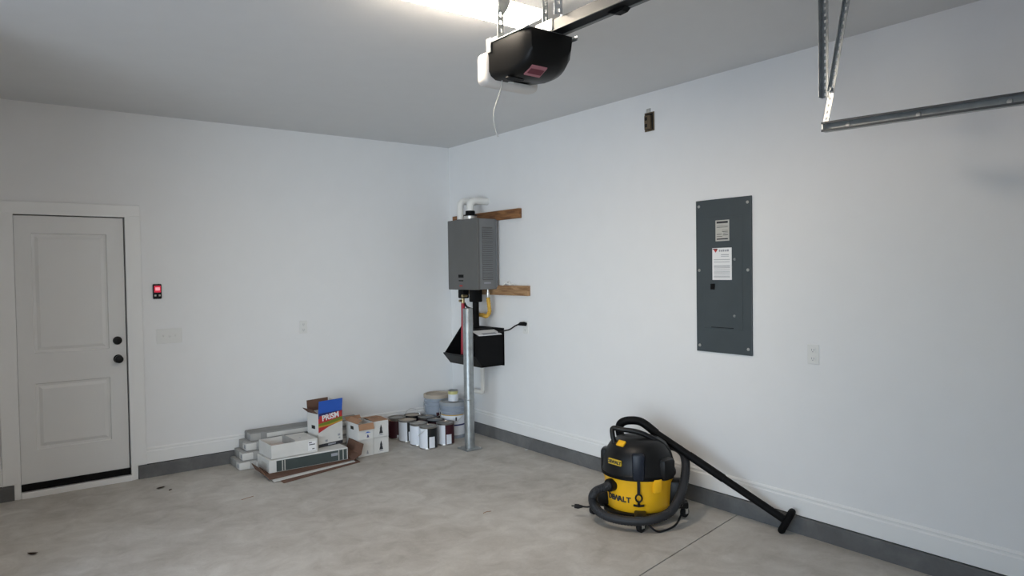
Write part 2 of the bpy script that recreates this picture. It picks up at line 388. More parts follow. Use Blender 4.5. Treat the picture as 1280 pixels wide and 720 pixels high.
# ------------------------------------------------------------------ breaker panel
t = thing('breaker_panel', 'tall slate grey breaker panel cover set on right wall', 'breaker panel', (0, -3.481, 1.606))
MB().box(-0.014, 0, -0.2225, 0.2225, -0.526, 0.526, 0.003).build('cover', M['panel'], t)
MB().box(-0.0165, -0.0135, -0.155, 0.155, -0.36, 0.40, 0.0015).build('door_flap', M['panel'], t)
for z in (0.485, 0.04, -0.485):
    for y in (-0.195, 0.195):
        MB().lathe([(0, 0), (0.011, 0), (0.009, 0.004), (0, 0.005)], m=Matrix.Translation((-0.014, y, z)) @ Matrix.Rotation(rad(-90), 4, 'Y'), n=10).build('screw', M['zinc'], t, smooth=True)
b = MB(); b.box(-0.019, -0.0162, -0.056, 0.054, 0.238, 0.380, 0.001); l1 = b.build('rating_label', M['silver'], t)
def bars(x, rows, parent, m, name='printed_line'):
    b = MB()
    for y0, y1, z0, z1 in rows: b.box(x-0.0006, x, y0, y1, z0, z1)
    return b.build(name, m, parent)
bars(-0.019, [(-0.046, 0.044, 0.358, 0.372), (-0.046, 0.044, 0.248, 0.256), (-0.046, 0.044, 0.330, 0.333), (-0.046, 0.000, 0.300, 0.304), (-0.046, 0.000, 0.312, 0.3135),
              (0.004, 0.044, 0.282, 0.286), (0.0, 0.044, 0.268, 0.271), (-0.046, -0.006, 0.276, 0.28), (-0.046, -0.01, 0.290, 0.293), (-0.046, 0.044, 0.340, 0.342)], l1, M['ink'])
b = MB(); b.box(-0.0185, -0.0162, -0.074, 0.082, -0.026, 0.192, 0.0005); l2 = b.build('paper_notice', M['paper'], t)
bars(-0.0185, [(-0.060, 0.070, z, z+0.0035) for z in (0.11, 0.095, 0.07, 0.062, 0.054, 0.04, 0.027, 0.019, 0.005, -0.004, -0.012)]+[(-0.052, 0.01, 0.142, 0.147), (-0.052, 0.012, 0.132, 0.135)], l2, M['greyink'])
b = MB(); b.prism([(0.072, 0.184), (0.036, 0.184), (0.054, 0.160)], -0.0192, -0.0185, 'x'); b.build('emblem', M['redink'], l2)
bars(-0.0193, [(0.04, 0.078, 0.182, 0.187)], l2, M['ink'])
bars(-0.0188, [(-0.052, -0.036, 0.166, 0.180), (-0.032, -0.020, 0.166, 0.178), (-0.016, -0.004, 0.166, 0.180), (0.0, 0.012, 0.166, 0.178), (0.016, 0.026, 0.166, 0.180)], l2, M['greyink'])
b = MB(); b.box(-0.022, -0.016, 0.062, 0.098, -0.092, -0.052, 0.003); lt = b.build('latch', M['matte'], t)
for y, z in ((-0.098, 0.112), (-0.094, -0.268)): MB().lathe([(0, 0), (0.010, 0), (0.009, 0.006), (0, 0.007)], m=Matrix.Translation((-0.016, y, z)) @ Matrix.Rotation(rad(-90), 4, 'Y'), n=12).build('knockout_plug', M['galv'], t, smooth=True)
MB().box(-0.0175, -0.016, -0.085, 0.095, -0.354, -0.350).build('finger_slot', M['matte'], t)

# ------------------------------------------------------------------ cleats, water heater, pipes
tag(MB().box(-0.038, 0, -0.572, 0.572, -0.045, 0.045, 0.003).build('wood_cleat', M['wood'], loc=(0, -0.682, 2.198)),
    'upper brown wood cleat on right wall behind the top of the water heater', 'cleat', 'wood cleats behind the water heater')
tag(MB().box(-0.038, 0, -0.5, 0.5, -0.047, 0.047, 0.003).build('wood_cleat', M['woodl'], loc=(0, -0.868, 1.475)),
    'lower tan wood cleat on right wall at the bottom of the water heater', 'cleat', 'wood cleats behind the water heater')

HY0, HY1, HX, HZ0, HZ1 = -0.905, -0.385, -0.272, 1.486, 2.166
t = thing('water_heater', 'grey tankless water heater with side louvers hung on wooden cleats', 'water heater', (0, -0.645, HZ0))
def rel(mb, name, m, par, base, **k):
    o = mb.build(name, m, par, **k); o.data.transform(Matrix.Translation(-Vector(base))); return o
HB = (0, -0.645, HZ0)
b = MB(); b.box(HX+0.03, -0.04, HY0+0.008, HY1-0.008, HZ0, HZ1, 0.004); rel(b, 'case', M['steelgrey2'], t, HB)
b = MB(); b.box(HX, HX+0.034, HY0, HY1, HZ0-0.004, HZ1+0.004, 0.006); rel(b, 'front_cover', M['steelgrey'], t, HB)
b = MB(); b.box(-0.052, -0.039, HY0-0.012, HY1+0.012, HZ0+0.02, HZ1-0.01, 0.003); rel(b, 'back_flange', M['steelgrey2'], t, HB)
# side louvers: recess plate and angled blades
b = MB(); b.box(-0.205, -0.085, HY0+0.0065, HY0+0.0075, HZ0+0.09, HZ1-0.08); rel(b, 'louver_recess', M['steelgrey'], t, HB)
for k in range(24):
    z = HZ0+0.10+k*0.0205
    b = MB(); b.prism([(HY0+0.007, z), (HY0-0.004, z+0.001), (HY0-0.002, z+0.012), (HY0+0.007, z+0.014)], -0.202 if k % 6 else -0.207, -0.088, 'x')
    rel(b, 'louver_slat', M['steelgrey2'], t, HB)
b = MB(); b.box(-0.19, -0.11, HY0+0.0055, HY0+0.0075, HZ0+0.055, HZ0+0.07); rel(b, 'side_label', M['greyink'], t, HB)
b = MB(); b.box(HX-0.002, HX, -0.665, -0.575, HZ0+0.115, HZ0+0.145); rel(b, 'badge', M['matte'], t, HB)
b = MB(); b.box(HX-0.002, HX, -0.66, -0.58, HZ0+0.08, HZ0+0.09); rel(b, 'badge', M['matte'], t, HB)
b = MB(); b.box(HX-0.002, HX, -0.645, -0.595, HZ0+0.028, HZ0+0.042); rel(b, 'small_badge', M['redink'], t, HB)
# vents
def elbow(x, y, z0, z1, r, xw=-0.002):
    R = r*1.6
    p = [(x, y, z0), (x, y, z1-R)]
    for k in range(1, 8):
        a = rad(90*k/8); p.append((x+R*(1-math.cos(a)), y, z1-R+R*math.sin(a)))
    p += [(x+R, y, z1), (xw, y, z1)]
    return p
vx, vy = -0.205, -0.70
b = MB(); b.smooth = True; b.tube(elbow(vx, vy, HZ1+0.02, 2.352, 0.035), 0.035, 18); rel(b, 'vent_pipe', M['pvc'], t, HB, smooth=True)
b = MB(); b.lathe([(0.064, 0.0), (0.064, 0.035), (0, 0.035)], (vx, vy, HZ1)); rel(b, 'vent_collar', M['zinc'], t, HB, smooth=True)
b = MB(); b.lathe([(0.068, 0.035), (0.066, 0.046), (0.047, 0.050), (0.046, 0.085), (0.034, 0.088)], (vx, vy, HZ1)); rel(b, 'rubber_boot', M['matte'], t, HB, smooth=True)
vx2, vy2 = -0.19, -0.50
b = MB(); b.smooth = True; b.tube(elbow(vx2, vy2, HZ1-0.005, 2.365, 0.033), 0.033, 18); rel(b, 'air_intake_pipe', M['pvc'], t, HB, smooth=True)
b = MB(); b.lathe([(0.042, 0.0), (0.042, 0.012), (0.033, 0.014)], (vx2, vy2, HZ1)); rel(b, 'intake_collar', M['matte'], t, HB, smooth=True)
# service valves under the cabinet
b = MB(); b.box(-0.235, -0.165, -0.60, -0.50, 1.395, HZ0-0.002, 0.01); v = rel(b, 'valve_cover', M['matte'], t, HB, smooth=True)
b = MB(); b.lathe([(0.018, 0), (0.018, 0.05), (0.012, 0.055), (0.012, 0.075)], (-0.205, -0.545, 1.345)); b.cyl((-0.205, -0.545, 1.37), (-0.25, -0.545, 1.37), 0.012); b.cyl((-0.19, -0.59, 1.42), (-0.25, -0.60, 1.42), 0.014)
rel(b, 'service_valve', M['brass'], t, HB, smooth=True)
b = MB(); b.box(-0.215, -0.125, -0.775, -0.665, 1.36, HZ0-0.002, 0.012); rel(b, 'valve_cover', M['matte'], t, HB, smooth=True)
b = MB(); b.lathe([(0.014, 0), (0.017, 0.01), (0.017, 0.05), (0.011, 0.055), (0.011, 0.085)], (-0.11, -0.845, 1.405)); rel(b, 'gas_fitting', M['zinc'], t, HB, smooth=True)

b = MB(); b.smooth = True
b.tube(smooth_path([(-0.205, -0.545, 1.345), (-0.206, -0.545, 1.2), (-0.212, -0.543, 1.0), (-0.215, -0.54, 0.835)]), 0.019, 12)
tag(b.build('water_pipe', M['red'], smooth=True), 'red water pipe running from grey heater down into black sink', 'pipe')
b = MB(); b.smooth = True
b.tube(smooth_path([(-0.17, -0.72, 1.36), (-0.17, -0.72, 1.2), (-0.165, -0.72, 1.0), (-0.16, -0.72, 0.86)]), 0.031, 14)
tag(b.build('insulated_pipe', M['matte'], smooth=True), 'pipe in black foam insulation between water heater and black sink', 'pipe')
b = MB(); b.smooth = True
path = smooth_path([(-0.11, -0.845, 1.405), (-0.104, -0.85, 1.33), (-0.10, -0.85, 1.265), (-0.122, -0.835, 1.224), (-0.123, -0.79, 1.228), (-0.108, -0.735, 1.23), (-0.103, -0.66, 1.23), (-0.06, -0.575, 1.23), (-0.003, -0.50, 1.23)], 8)
b.tube(path, 0.02, 12, radii=[0.019+0.0022*math.sin(i*2.2) for i in range(len(path))])
tag(b.build('gas_pipe', M['gas'], smooth=True), 'yellow flexible gas pipe curving under the water heater', 'pipe')
b = MB(); b.smooth = True
b.tube(smooth_path([(-0.19, -0.545, 1.35), (-0.20, -0.61, 1.31), (-0.18, -0.69, 1.285)]), 0.010, 8)
tag(b.build('link_hose', M['rubber'], smooth=True), 'short black hose linking red pipe and insulated pipe', 'hose')
b = MB(); b.smooth = True
b.tube(smooth_path([(-0.045, -1.0, 1.524), (-0.03, -1.04, 1.545), (-0.02, -1.075, 1.53), (-0.03, -1.09, 1.527), (-0.02, -1.13, 1.535), (-0.02, -1.16, 1.526)]), 0.006, 6)
b.tube(smooth_path([(-0.02, -1.09, 1.528), (-0.02, -1.06, 1.56), (-0.02, -1.02, 1.55), (-0.025, -1.0, 1.53)]), 0.006, 6)
tag(b.build('loose_cable', M['pvc'], smooth=True), 'small loose white cable end lying on the lower cleat', 'cable')

# ------------------------------------------------------------------ black wall sink
t = thing('utility_sink', 'black plastic wall sink with sloping sides under the water heater', 'sink', (0, -0.68, 0.745))
SB = (0, -0.68, 0.745)
prof = [(-0.002, 0.75), (-0.27, 0.745), (-0.345, 0.845), (-0.33, 1.03), (-0.31, 1.045), (-0.002, 1.045)]
b = MB(); b.prism(prof, -0.955, -0.94, 'y', 0.003); rel(b, 'side_panel', M['matte'], t, SB)
prof2 = [(-0.002, 0.75), (-0.27, 0.745), (-0.35, 0.845), (-0.14, 1.11), (-0.002, 1.115)]
b = MB(); b.prism(prof2, -0.42, -0.405, 'y', 0.003); rel(b, 'side_panel', M['matte'], t, SB)
b = MB(); b.prism([(-0.002, 0.745), (-0.02, 0.745), (-0.02, 1.108), (-0.002, 1.108)], -0.955, -0.405, 'y', 0.002); rel(b, 'back_panel', M['matte'], t, SB)
b = MB(); b.prism([(-0.002, 0.75), (-0.27, 0.745), (-0.27, 0.76), (-0.002, 0.765)], -0.955, -0.405, 'y', 0.002); rel(b, 'basin_floor', M['matte'], t, SB)
b = MB(); b.prism([(-0.262, 0.745), (-0.275, 0.745), (-0.355, 0.84), (-0.36, 0.855), (-0.342, 0.855), (-0.333, 0.846)], -0.957, -0.403, 'y', 0.002); rel(b, 'front_lip', M['black'], t, SB)
b = MB(); b.box(-0.315, -0.018, -0.94, -0.765, 1.028, 1.045, 0.002); rel(b, 'side_ledge', M['matte'], t, SB)
b = MB(); b.smooth = True
b.tube([(-0.09, -0.70, 0.75), (-0.09, -0.70, 0.48), (-0.09, -0.692, 0.462), (-0.09, -0.675, 0.455), (-0.09, -0.50, 0.455)], 0.021, 14)
rel(b, 'drain_pipe', M['pvc'], t, SB, smooth=True)

b = MB(); b.prism([(-0.952, 1.0475), (-0.825, 1.083), (-0.826, 1.089), (-0.953, 1.0535)], -0.295, -0.03, 'x'); tp = tag(b.build('manual_booklet', M['paper']), 'white paper booklet lying along the ledge of the black sink', 'booklet')
b = MB(); b.prism([(-0.945, 1.0565), (-0.905, 1.0676), (-0.9052, 1.0682), (-0.9452, 1.0571)], -0.24, -0.08, 'x'); b.build('cover_print', M['greyink'], tp)
b = MB(); b.smooth = True
b.tube(smooth_path([(-0.25, -0.80, 1.077), (-0.20, -0.795, 1.078), (-0.12, -0.795, 1.078), (-0.045, -0.80, 1.077)]), 0.031, 12)
tag(b.build('foam_sleeve', M['rubber'], smooth=True), 'rounded black foam sleeve lying on sink ledge behind papers', 'pipe sleeve')
t = thing('power_cord', 'black power cord hanging from wall outlet to the black sink', 'cord', (0, -1.295, 1.16))
b = MB(); b.smooth = True; b.tube(smooth_path([(-0.04, -1.25, 1.165), (-0.045, -1.19, 1.145), (-0.045, -1.1, 1.105), (-0.04, -1.0, 1.085), (-0.04, -0.90, 1.062)]), 0.0065, 8)
rel(b, 'cord', M['rubber'], t, (0, -1.295, 1.16), smooth=True)
b = MB(); b.smooth = True; b.tube([(-0.010, -1.31, 1.162), (-0.03, -1.305, 1.168), (-0.045, -1.27, 1.168), (-0.042, -1.235, 1.158)], 0.016, 10, radii=[0.017, 0.02, 0.018, 0.008])
rel(b, 'plug', M['matte'], t, (0, -1.295, 1.16), smooth=True)

# ------------------------------------------------------------------ bollard
t = thing('bollard', 'galvanised steel post on square base plate guarding the water heater', 'bollard', (-0.424, -0.958, 0))
MB().box(-0.085, 0.085, -0.085, 0.085, 0, 0.012, 0.002).build('base_plate', M['galv'], t)
MB().lathe([(0.047, 0.012), (0.047, 1.306), (0.042, 1.318), (0, 1.322)], n=28).build('post', M['galv'], t, smooth=True)
MB().lathe([(0.0472, 0), (0.049, 0.004), (0.049, 0.016), (0.0472, 0.02)], (0, 0, 0.46), n=28).build('seam_ring', M['galv'], t, smooth=True)
for sx in (-1, 1):
    for sy in (-1, 1): MB().lathe([(0.010, 0), (0.010, 0.008), (0, 0.009)], (sx*0.068, sy*0.068, 0.012), n=6).build('anchor_bolt', M['zinc'], t)

# ------------------------------------------------------------------ paint cans and pails
CR, CH = 0.085, 0.208
def can_parts(t, r, h, lid, arcs, handle=None, body=None):
    MB().lathe([(0, 0.004), (r*0.94, 0.004), (r, 0.0), (r*1.02, 0.004), (r, 0.009), (r, h-0.009), (r*1.03, h-0.004), (r*1.03, h), (r*0.97, h+0.001), (r*0.97, h-0.006)], n=30).build('body', body or M['tin'], t, smooth=True)
    MB().lathe([(r*0.97, h-0.006), (r*0.90, h-0.007), (r*0.88, h-0.001), (r*0.80, h-0.001), (r*0.77, h-0.006), (0, h-0.006)], n=30).build('lid', lid, t, smooth=True)
    for nm, m, a0, a1, z0, z1, off in arcs:
        MB().lathe([(r, z0*h), (r+0.0012+off, z0*h), (r+0.0012+off, z1*h), (r, z1*h)], n=max(3, int((a1-a0)/12)), a0=rad(a0), a1=rad(a1)).build(nm, m, t, smooth=True)
    b = MB(); b.smooth = True
    if handle is not None:
        a, up = handle
        ca, sa = math.cos(rad(a)), math.sin(rad(a)); p = []
        for k in range(13):
            q = PI*k/12; u = math.cos(q)*r*1.05; v = math.sin(q)*r*1.1
            if up: p.append((u*ca, u*sa, h*0.86+v))
            else: p.append((u*ca-sa*(-math.sin(q)*r*1.10), u*sa+ca*(-math.sin(q)*r*1.10), h*0.86-v*0.75))
        b.tube(p, 0.0026, 6); b.build('wire_handle', M['zinc'], t, smooth=True)
# angle 0 = toward the camera (bearing -127 deg); label arcs are measured round the can, left of camera negative
CAMB = 233
def arc(nm, m, c0, c1, z0, z1, off=0.0): return (nm, m, CAMB+c0, CAMB+c1, z0, z1, off)
W, D, R_ = M['canwhite'], M['candark'], M['maroon']
cans = [
    ((-0.695, -0.66), [arc('label', W, -200, 2, .05, .93), arc('label', D, 2, 160, .05, .93), arc('label_patch', W, 12, 50, .06, .56, .0008)], (CAMB-15, False), M['tin'],
     'white and black paint can, nearest of the cans to the room', M['tin']),
    ((-0.491, -0.634), [arc('label', W, -200, 5, .05, .93), arc('label', R_, 5, 160, .05, .93), arc('label_patch', W, 12, 48, .06, .5, .0008)], None, M['tin'],
     'white and maroon paint can standing nearest to the steel post', M['tin']),
    ((-0.696, -0.481), [arc('label', W, -200, 18, .05, .90), arc('label', D, 18, 160, .05, .90)], None, M['tin'],
     'white labelled paint can touching the back of the nearest can', M['tin']),
    ((-0.71, -0.282), [arc('label', W, -200, 6, .05, .93), arc('label', D, 6, 160, .05, .93), arc('label_patch', W, 15, 45, .06, .5, .0008)], None, M['tan'],
     'white and black paint can beside the maroon can near the cartons', M['tin']),
    ((-0.73, -0.10), [arc('label', R_, -200, 160, .05, .86), arc('label_patch', W, 8, 30, .08, .2, .0008)], None, M['tin'],
     'maroon paint can against back wall, nearest to the white cartons', M['tin']),
    ((-0.555, -0.11), [arc('label', R_, -200, 160, .05, .80)], (CAMB+70, True), M['tan'],
     'tan lidded paint can with raised wire handle by back wall', M['candark']),
    ((-0.49, -0.28), [arc('label', R_, -200, 160, .05, .9)], None, M['tin'],
     'maroon paint can in the middle of the group before tan lidded can', M['tin']),
    ((-0.497, -0.457), [arc('label', R_, -200, 160, .05, .92)], None, M['tin'],
     'maroon paint can right behind the white and maroon can', M['candark']),
]
for (x, y), arcs, hd, lid, lab, body in cans:
    t = thing('paint_can', lab, 'paint can', (x, y, 0), 0, 'gallon paint cans on the floor in the corner')
    can_parts(t, CR, CH, lid, arcs, hd, body)
def pail(name, lab, x, y, r, h, lidm, arcs, bm=None):
    t = thing(name, lab, 'pail', (x, y, 0), 0, 'large paint pails in the corner')
    MB().lathe([(0, 0.004), (r*0.86, 0.004), (r*0.88, 0), (r*0.95, h*0.70), (r*1.0, h*0.71), (r*1.0, h*0.735), (r*0.955, h*0.745), (r*0.96, h*0.80), (r*1.0, h*0.81), (r*1.0, h*0.835), (r*0.96, h*0.845), (r*0.965, h*0.93)], n=40).build('body', bm or M['pailblue'], t, smooth=True)
    MB().lathe([(r*0.98, h*0.90), (r*1.03, h*0.905), (r*1.03, h*0.99), (r*0.99, h), (r*0.90, h), (r*0.87, h-0.012), (0, h-0.012)], n=40).build('lid', lidm, t, smooth=True)
    for nm, m, a0, a1, z0, z1, off in arcs:
        rr = lambda z: r*(0.88+0.07*z/0.70)
        MB().lathe([(rr(z0)-0.001, z0*h), (rr(z0)+0.0015+off, z0*h), (rr(z1)+0.0015+off, z1*h), (rr(z1)-0.001, z1*h)], n=14, a0=rad(a0), a1=rad(a1)).build(nm, m, t, smooth=True)
    p = [(math.cos(q)*r*1.02*math.cos(rad(CAMB+75))-math.sin(q)*-r*0.0, math.cos(q)*r*1.02*math.sin(rad(CAMB+75)), h*0.80-math.sin(q)*0.0) for q in (0, PI)]
    ca, sa = math.cos(rad(CAMB+78)), math.sin(rad(CAMB+78)); p = []
    for k in range(17):
        q = PI*k/16; u = math.cos(q)*r*1.03; v = math.sin(q)*r*1.04
        p.append((u*ca+sa*v, u*sa-ca*v, h*0.82-math.sin(q)*h*0.38))
    b = MB(); b.smooth = True; b.tube(p, 0.003, 6); b.build('wire_handle', M['zinc'], t, smooth=True)
    return t
pail('paint_pail', 'pale blue pail with tan lid against the back wall', -0.295, -0.16, 0.133, 0.405, M['tan'],
     [arc('label', M['maroon'], 2, 48, .18, .56)])
pail('paint_pail', 'grey lidded pail with white label behind the steel post', -0.272, -0.436, 0.133, 0.362, M['lidgrey'],
     [arc('label', M['canwhite'], -70, 75, .10, .66), arc('label_stripe', M['mustard'], -70, 75, .64, .665, .0008), arc('label_stripe', M['navy'], -70, 75, .36, .40, .0008), arc('label_mark', M['ink'], 14, 21, .50, .60, .0008)])
t = thing('small_can', 'small yellow and white can standing on the grey lidded pail', 'can', (-0.262, -0.425, 0.3525))
can_parts(t, 0.05, 0.115, M['lidgrey'], [arc('label', M['canwhite'], -180, 180, .05, .72), arc('label_band', mat('pale yellow print', (0.55, 0.52, 0.22), 0.5), -180, 60, .66, .92, .0008)])

# ------------------------------------------------------------------ cartons next to the cans
def carton(lab, x, y, z, wx, dy, h, open_=False, marks=()):
    t = thing('carton', lab, 'box', (x, y, z), rad(2), 'stacked white cartons beside the paint cans')
    th = 0.004
    b = MB()
    b.box(-wx/2, wx/2, -dy/2, -dy/2+th, 0, h); b.box(-wx/2, wx/2, dy/2-th, dy/2, 0, h)
    b.box(-wx/2, -wx/2+th, -dy/2+th, dy/2-th, 0, h); b.box(wx/2-th, wx/2, -dy/2+th, dy/2-th, 0, h); b.box(-wx/2, wx/2, -dy/2, dy/2, 0, th)
    b.build('body', M['whitecard'], t)
    for (mx, mz, mw, mh, mm) in marks:
        b = MB(); f = -dy/2-0.0008
        b.lathe([(0, 0), (mw, 0), (mw*0.55, mh*0.4), (mw*0.6, mh*0.55), (0, mh)], n=10, m=Matrix.Translation((mx, f, mz)) @ Matrix.Diagonal((1, 0.02, 1, 1)))
        b.build('printed_mark', mm, t)
    b = MB(); b.box(-wx/2-0.0006, -wx/2, -0.03, 0.03, h*0.60, h*0.80); b.build('hand_hole', M['hole'], t)
    return t
cw, cd, ch = 0.152, 0.235, 0.150
for r_, z in ((0, 0.0), (1, ch+0.001)):
    for c_, x in ((0, -1.297), (1, -1.140)):
        y = -0.452+0.012*c_-0.010*r_
        lab = ['white carton under the open one, nearer the cardboard sheets', 'bottom white carton on the side of the paint cans',
               'open white carton with brown flap folded over its front', 'upper white carton with brown top on the side of the paint cans'][r_*2+c_]
        mk = [(0.015, 0.02, 0.012, 0.035, M['greyink'])] if c_ == 0 and r_ == 0 else ([(0.0, 0.035, 0.020, 0.085, M['ink']), (0.0, 0.02, 0.03, 0.012, M['greyink'])] if c_ == 1 else [(0.02, 0.02, 0.013, 0.03, M['navy']), (0.02, 0.062, 0.03, 0.012, M['blue'])])
        t = carton(lab, x-0.004*r_, y, z, cw, cd, ch, marks=mk)
        if r_ == 1:
            if c_ == 0:
                b = MB(); b.prism([(-cd/2-0.003, ch), (-cd/2-0.008, ch-0.002), (-cd/2-0.022, ch-0.055), (-cd/2-0.018, ch-0.056)], -cw/2+0.003, cw/2-0.002, 'x'); b.build('flap', M['card'], t)
                b = MB(); b.prism([(-cw/2, ch), (-cw/2+0.045, ch+0.030), (-cw/2+0.045, ch+0.034), (-cw/2-0.002, ch+0.003)], -cd/2+0.01, cd/2-0.01, 'y'); b.build('flap', M['card'], t)
                b = MB(); b.prism([(cd/2, ch), (cd/2+0.03, ch+0.03), (cd/2+0.033, ch+0.028), (cd/2+0.003, ch-0.002)], -cw/2, cw/2, 'x'); b.build('flap', M['card'], t)
                b = MB(); b.box(-cw/2+0.005, cw/2-0.005, -cd/2+0.005, cd/2-0.005, 0.095, 0.10); b.build('insert', M['carddark'], t)
            else:
                b = MB(); b.prism([(-cd/2, ch+0.001), (0.0, ch+0.008), (0.0, ch+0.011), (-cd/2, ch+0.004)], -cw/2, cw/2, 'x'); b.build('flap', M['card'], t)
                b = MB(); b.prism([(cd/2, ch+0.001), (0.003, ch+0.012), (0.003, ch+0.015), (cd/2, ch+0.004)], -cw/2, cw/2, 'x'); b.build('flap', M['card'], t)
                b = MB(); b.prism([(cw/2, ch), (cw/2+0.035, ch-0.02), (cw/2+0.036, ch-0.017), (cw/2, ch+0.003)], -cd/2+0.01, cd/2-0.03, 'y'); b.build('flap', M['card'], t)

# ------------------------------------------------------------------ long wrapped bundles along the wall
bund = [(-2.33, -1.20, -0.31, 0), (-2.295, -1.18, -0.285, 1), (-2.255, -1.20, -0.25, 2), (-2.205, -1.16, -0.215, 3)]
blab = ['bottom one of the four long grey wrapped bundles along back wall', 'second from the bottom of the four long grey wrapped bundles',
        'third from the bottom of the four long grey wrapped bundles', 'topmost of four long wrapped bundles, dark grey on top']
for x0, x1, y0, k in bund:
    x0b = x0
    t = thing('flooring_bundle', blab[k], 'box', ((x0+x1)/2, (y0-0.03)/2, k*0.0705), 0, 'long wrapped bundles stacked along the back wall')
    L = (x1-x0)/2; dd = (-0.03-y0)/2
    MB().box(-L, L, -dd, dd, 0, 0.069, 0.008).build('carton_sleeve', M['topcard'] if k == 3 else M['greycard'], t, smooth=True)
    b = MB(); b.box(-L-0.002, -L+0.09, -dd-0.002, -dd+0.10, 0.004, 0.066, 0.008); b.build('end_wrap', M['whitecard'] if k != 3 else M['greycard'], t, smooth=True)
    b = MB(); b.box(-L+0.14, L-0.1, -dd-0.0015, -dd+0.001, 0.018, 0.055); b.build('side_label', M['whitecard'], t)
    b = MB(); b.box(-L-0.0035, -L, -dd+0.02, -dd+0.05, 0.02, 0.05); b.build('end_mark', M['greyink'], t)
    for q in range(3):
        b = MB(); b.box(L-0.0005, L+0.0015, -dd+0.02, dd-0.02, 0.012+q*0.018, 0.017+q*0.018); b.build('end_stripe', M['topcard'], t)

# ------------------------------------------------------------------ flattened cardboard, long carton, tray and printed box
def sheet(pts, z0, z1, m, name, lab, edge=None):
    b = MB(); b.prism(pts, z0, z1, 'z'); o = b.build(name, m)
    return tag(o, lab, 'cardboard', 'flattened cardboard sheets on the floor')
sheet([(-2.16, -0.90), (-1.42, -0.72), (-1.40, -0.36), (-2.14, -0.38)], 0.001, 0.006, M['carddark'], 'cardboard_sheet', 'dark brown cardboard sheet lowest on the floor under the pile')
sheet([(-2.215, -0.845), (-1.46, -0.70), (-1.43, -0.37), (-2.19, -0.37)], 0.008, 0.013, M['whitecard'], 'cardboard_sheet', 'pale edged cardboard sheet in the middle of the flattened sheets')
sheet([(-2.235, -0.79), (-1.43, -0.66), (-1.41, -0.38), (-2.21, -0.38)], 0.016, 0.022, M['carddark'], 'cardboard_sheet', 'brown cardboard sheet directly under the long dark carton')
b = MB()
b.prism([(-1.475, 0.024), (-1.40, 0.06), (-1.375, 0.15), (-1.382, 0.152), (-1.408, 0.066), (-1.478, 0.030)], -0.70, -0.40, 'y')
o = b.build('cardboard_flap', M['carddark']); tag(o, 'bent brown cardboard standing up at the end of the long dark carton', 'cardboard')
b = MB(); b.prism([(-2.235, 0.023), (-2.265, 0.075), (-2.259, 0.078), (-2.225, 0.026)], -0.66, -0.42, 'y')
tag(b.build('cardboard_flap', M['carddark']), 'small curled brown cardboard edge beside the wrapped bundles', 'cardboard')

t = thing('long_carton', 'long low carton with dark green side and white end, under the white tray', 'box', (-1.84, -0.475, 0.0225))
MB().box(-0.345, 0.345, -0.155, 0.155, 0, 0.105, 0.003).build('body', M['whitecard'], t)
MB().box(-0.285, 0.335, -0.1565, -0.154, 0.004, 0.094).build('dark_side_print', M['darkgreen'], t)
for x in (-0.235, -0.215, 0.26, 0.30): MB().box(x-0.004, x+0.004, -0.1575, -0.156, 0.006, 0.092).build('print_stripe', M['silver'], t)
MB().box(0.19, 0.25, -0.1575, -0.156, 0.05, 0.075).build('print_panel', M['greyink'], t)
MB().box(-0.3465, -0.345, -0.10, 0.04, 0.03, 0.07).build('end_print', M['silver'], t)

t = thing('carton_tray', 'open white carton tray with divider and small black print', 'box', (-1.966, -0.468, 0.1285), rad(2))
wx, dy, h, th = 0.40, 0.29, 0.118, 0.005
b = MB(); b.box(-wx/2, wx/2, -dy/2, -dy/2+th, 0, h); b.box(-wx/2, wx/2, dy/2-th, dy/2, 0, h)
b.box(-wx/2, -wx/2+th, -dy/2+th, dy/2-th, 0, h); b.box(wx/2-th, wx/2, -dy/2+th, dy/2-th, 0, h); b.box(-wx/2, wx/2, -dy/2, dy/2, 0, th)
b.build('body', M['whitecard'], t)
MB().box(0.0, 0.006, -dy/2+th, dy/2-th, th, h+0.012).build('divider', M['greycard'], t)
MB().prism([(0.008, h-0.004), (wx/2-0.006, h-0.010), (wx/2-0.006, h-0.005), (0.008, h+0.001)], -dy/2+0.006, dy/2-0.006, 'y').build('lid_flap', M['whitecard'], t)
MB().box(-wx/2+0.006, -0.004, -dy/2+0.008, dy/2-0.008, 0.062, 0.066).build('contents', mat('pinkish liner', (0.62, 0.53, 0.49), 0.8), t)
b = MB(); b.lathe([(0.013, 0), (0.008, 0.004), (0, 0.005)], (0.095, -0.02, h-0.005), n=10); b.build('hole_tab', M['greyink'], t)
p = MB().box(0.115, 0.185, -dy/2-0.0008, -dy/2, 0.02, 0.10).build('print_label', M['paper'], t)
b = MB()
for z, a, c in ((0.085, 0.122, 0.15), (0.068, 0.125, 0.178), (0.03, 0.152, 0.172)): b.box(a, c, -dy/2-0.0016, -dy/2-0.0008, z, z+0.007)
b.build('printed_line', M['ink'], p)

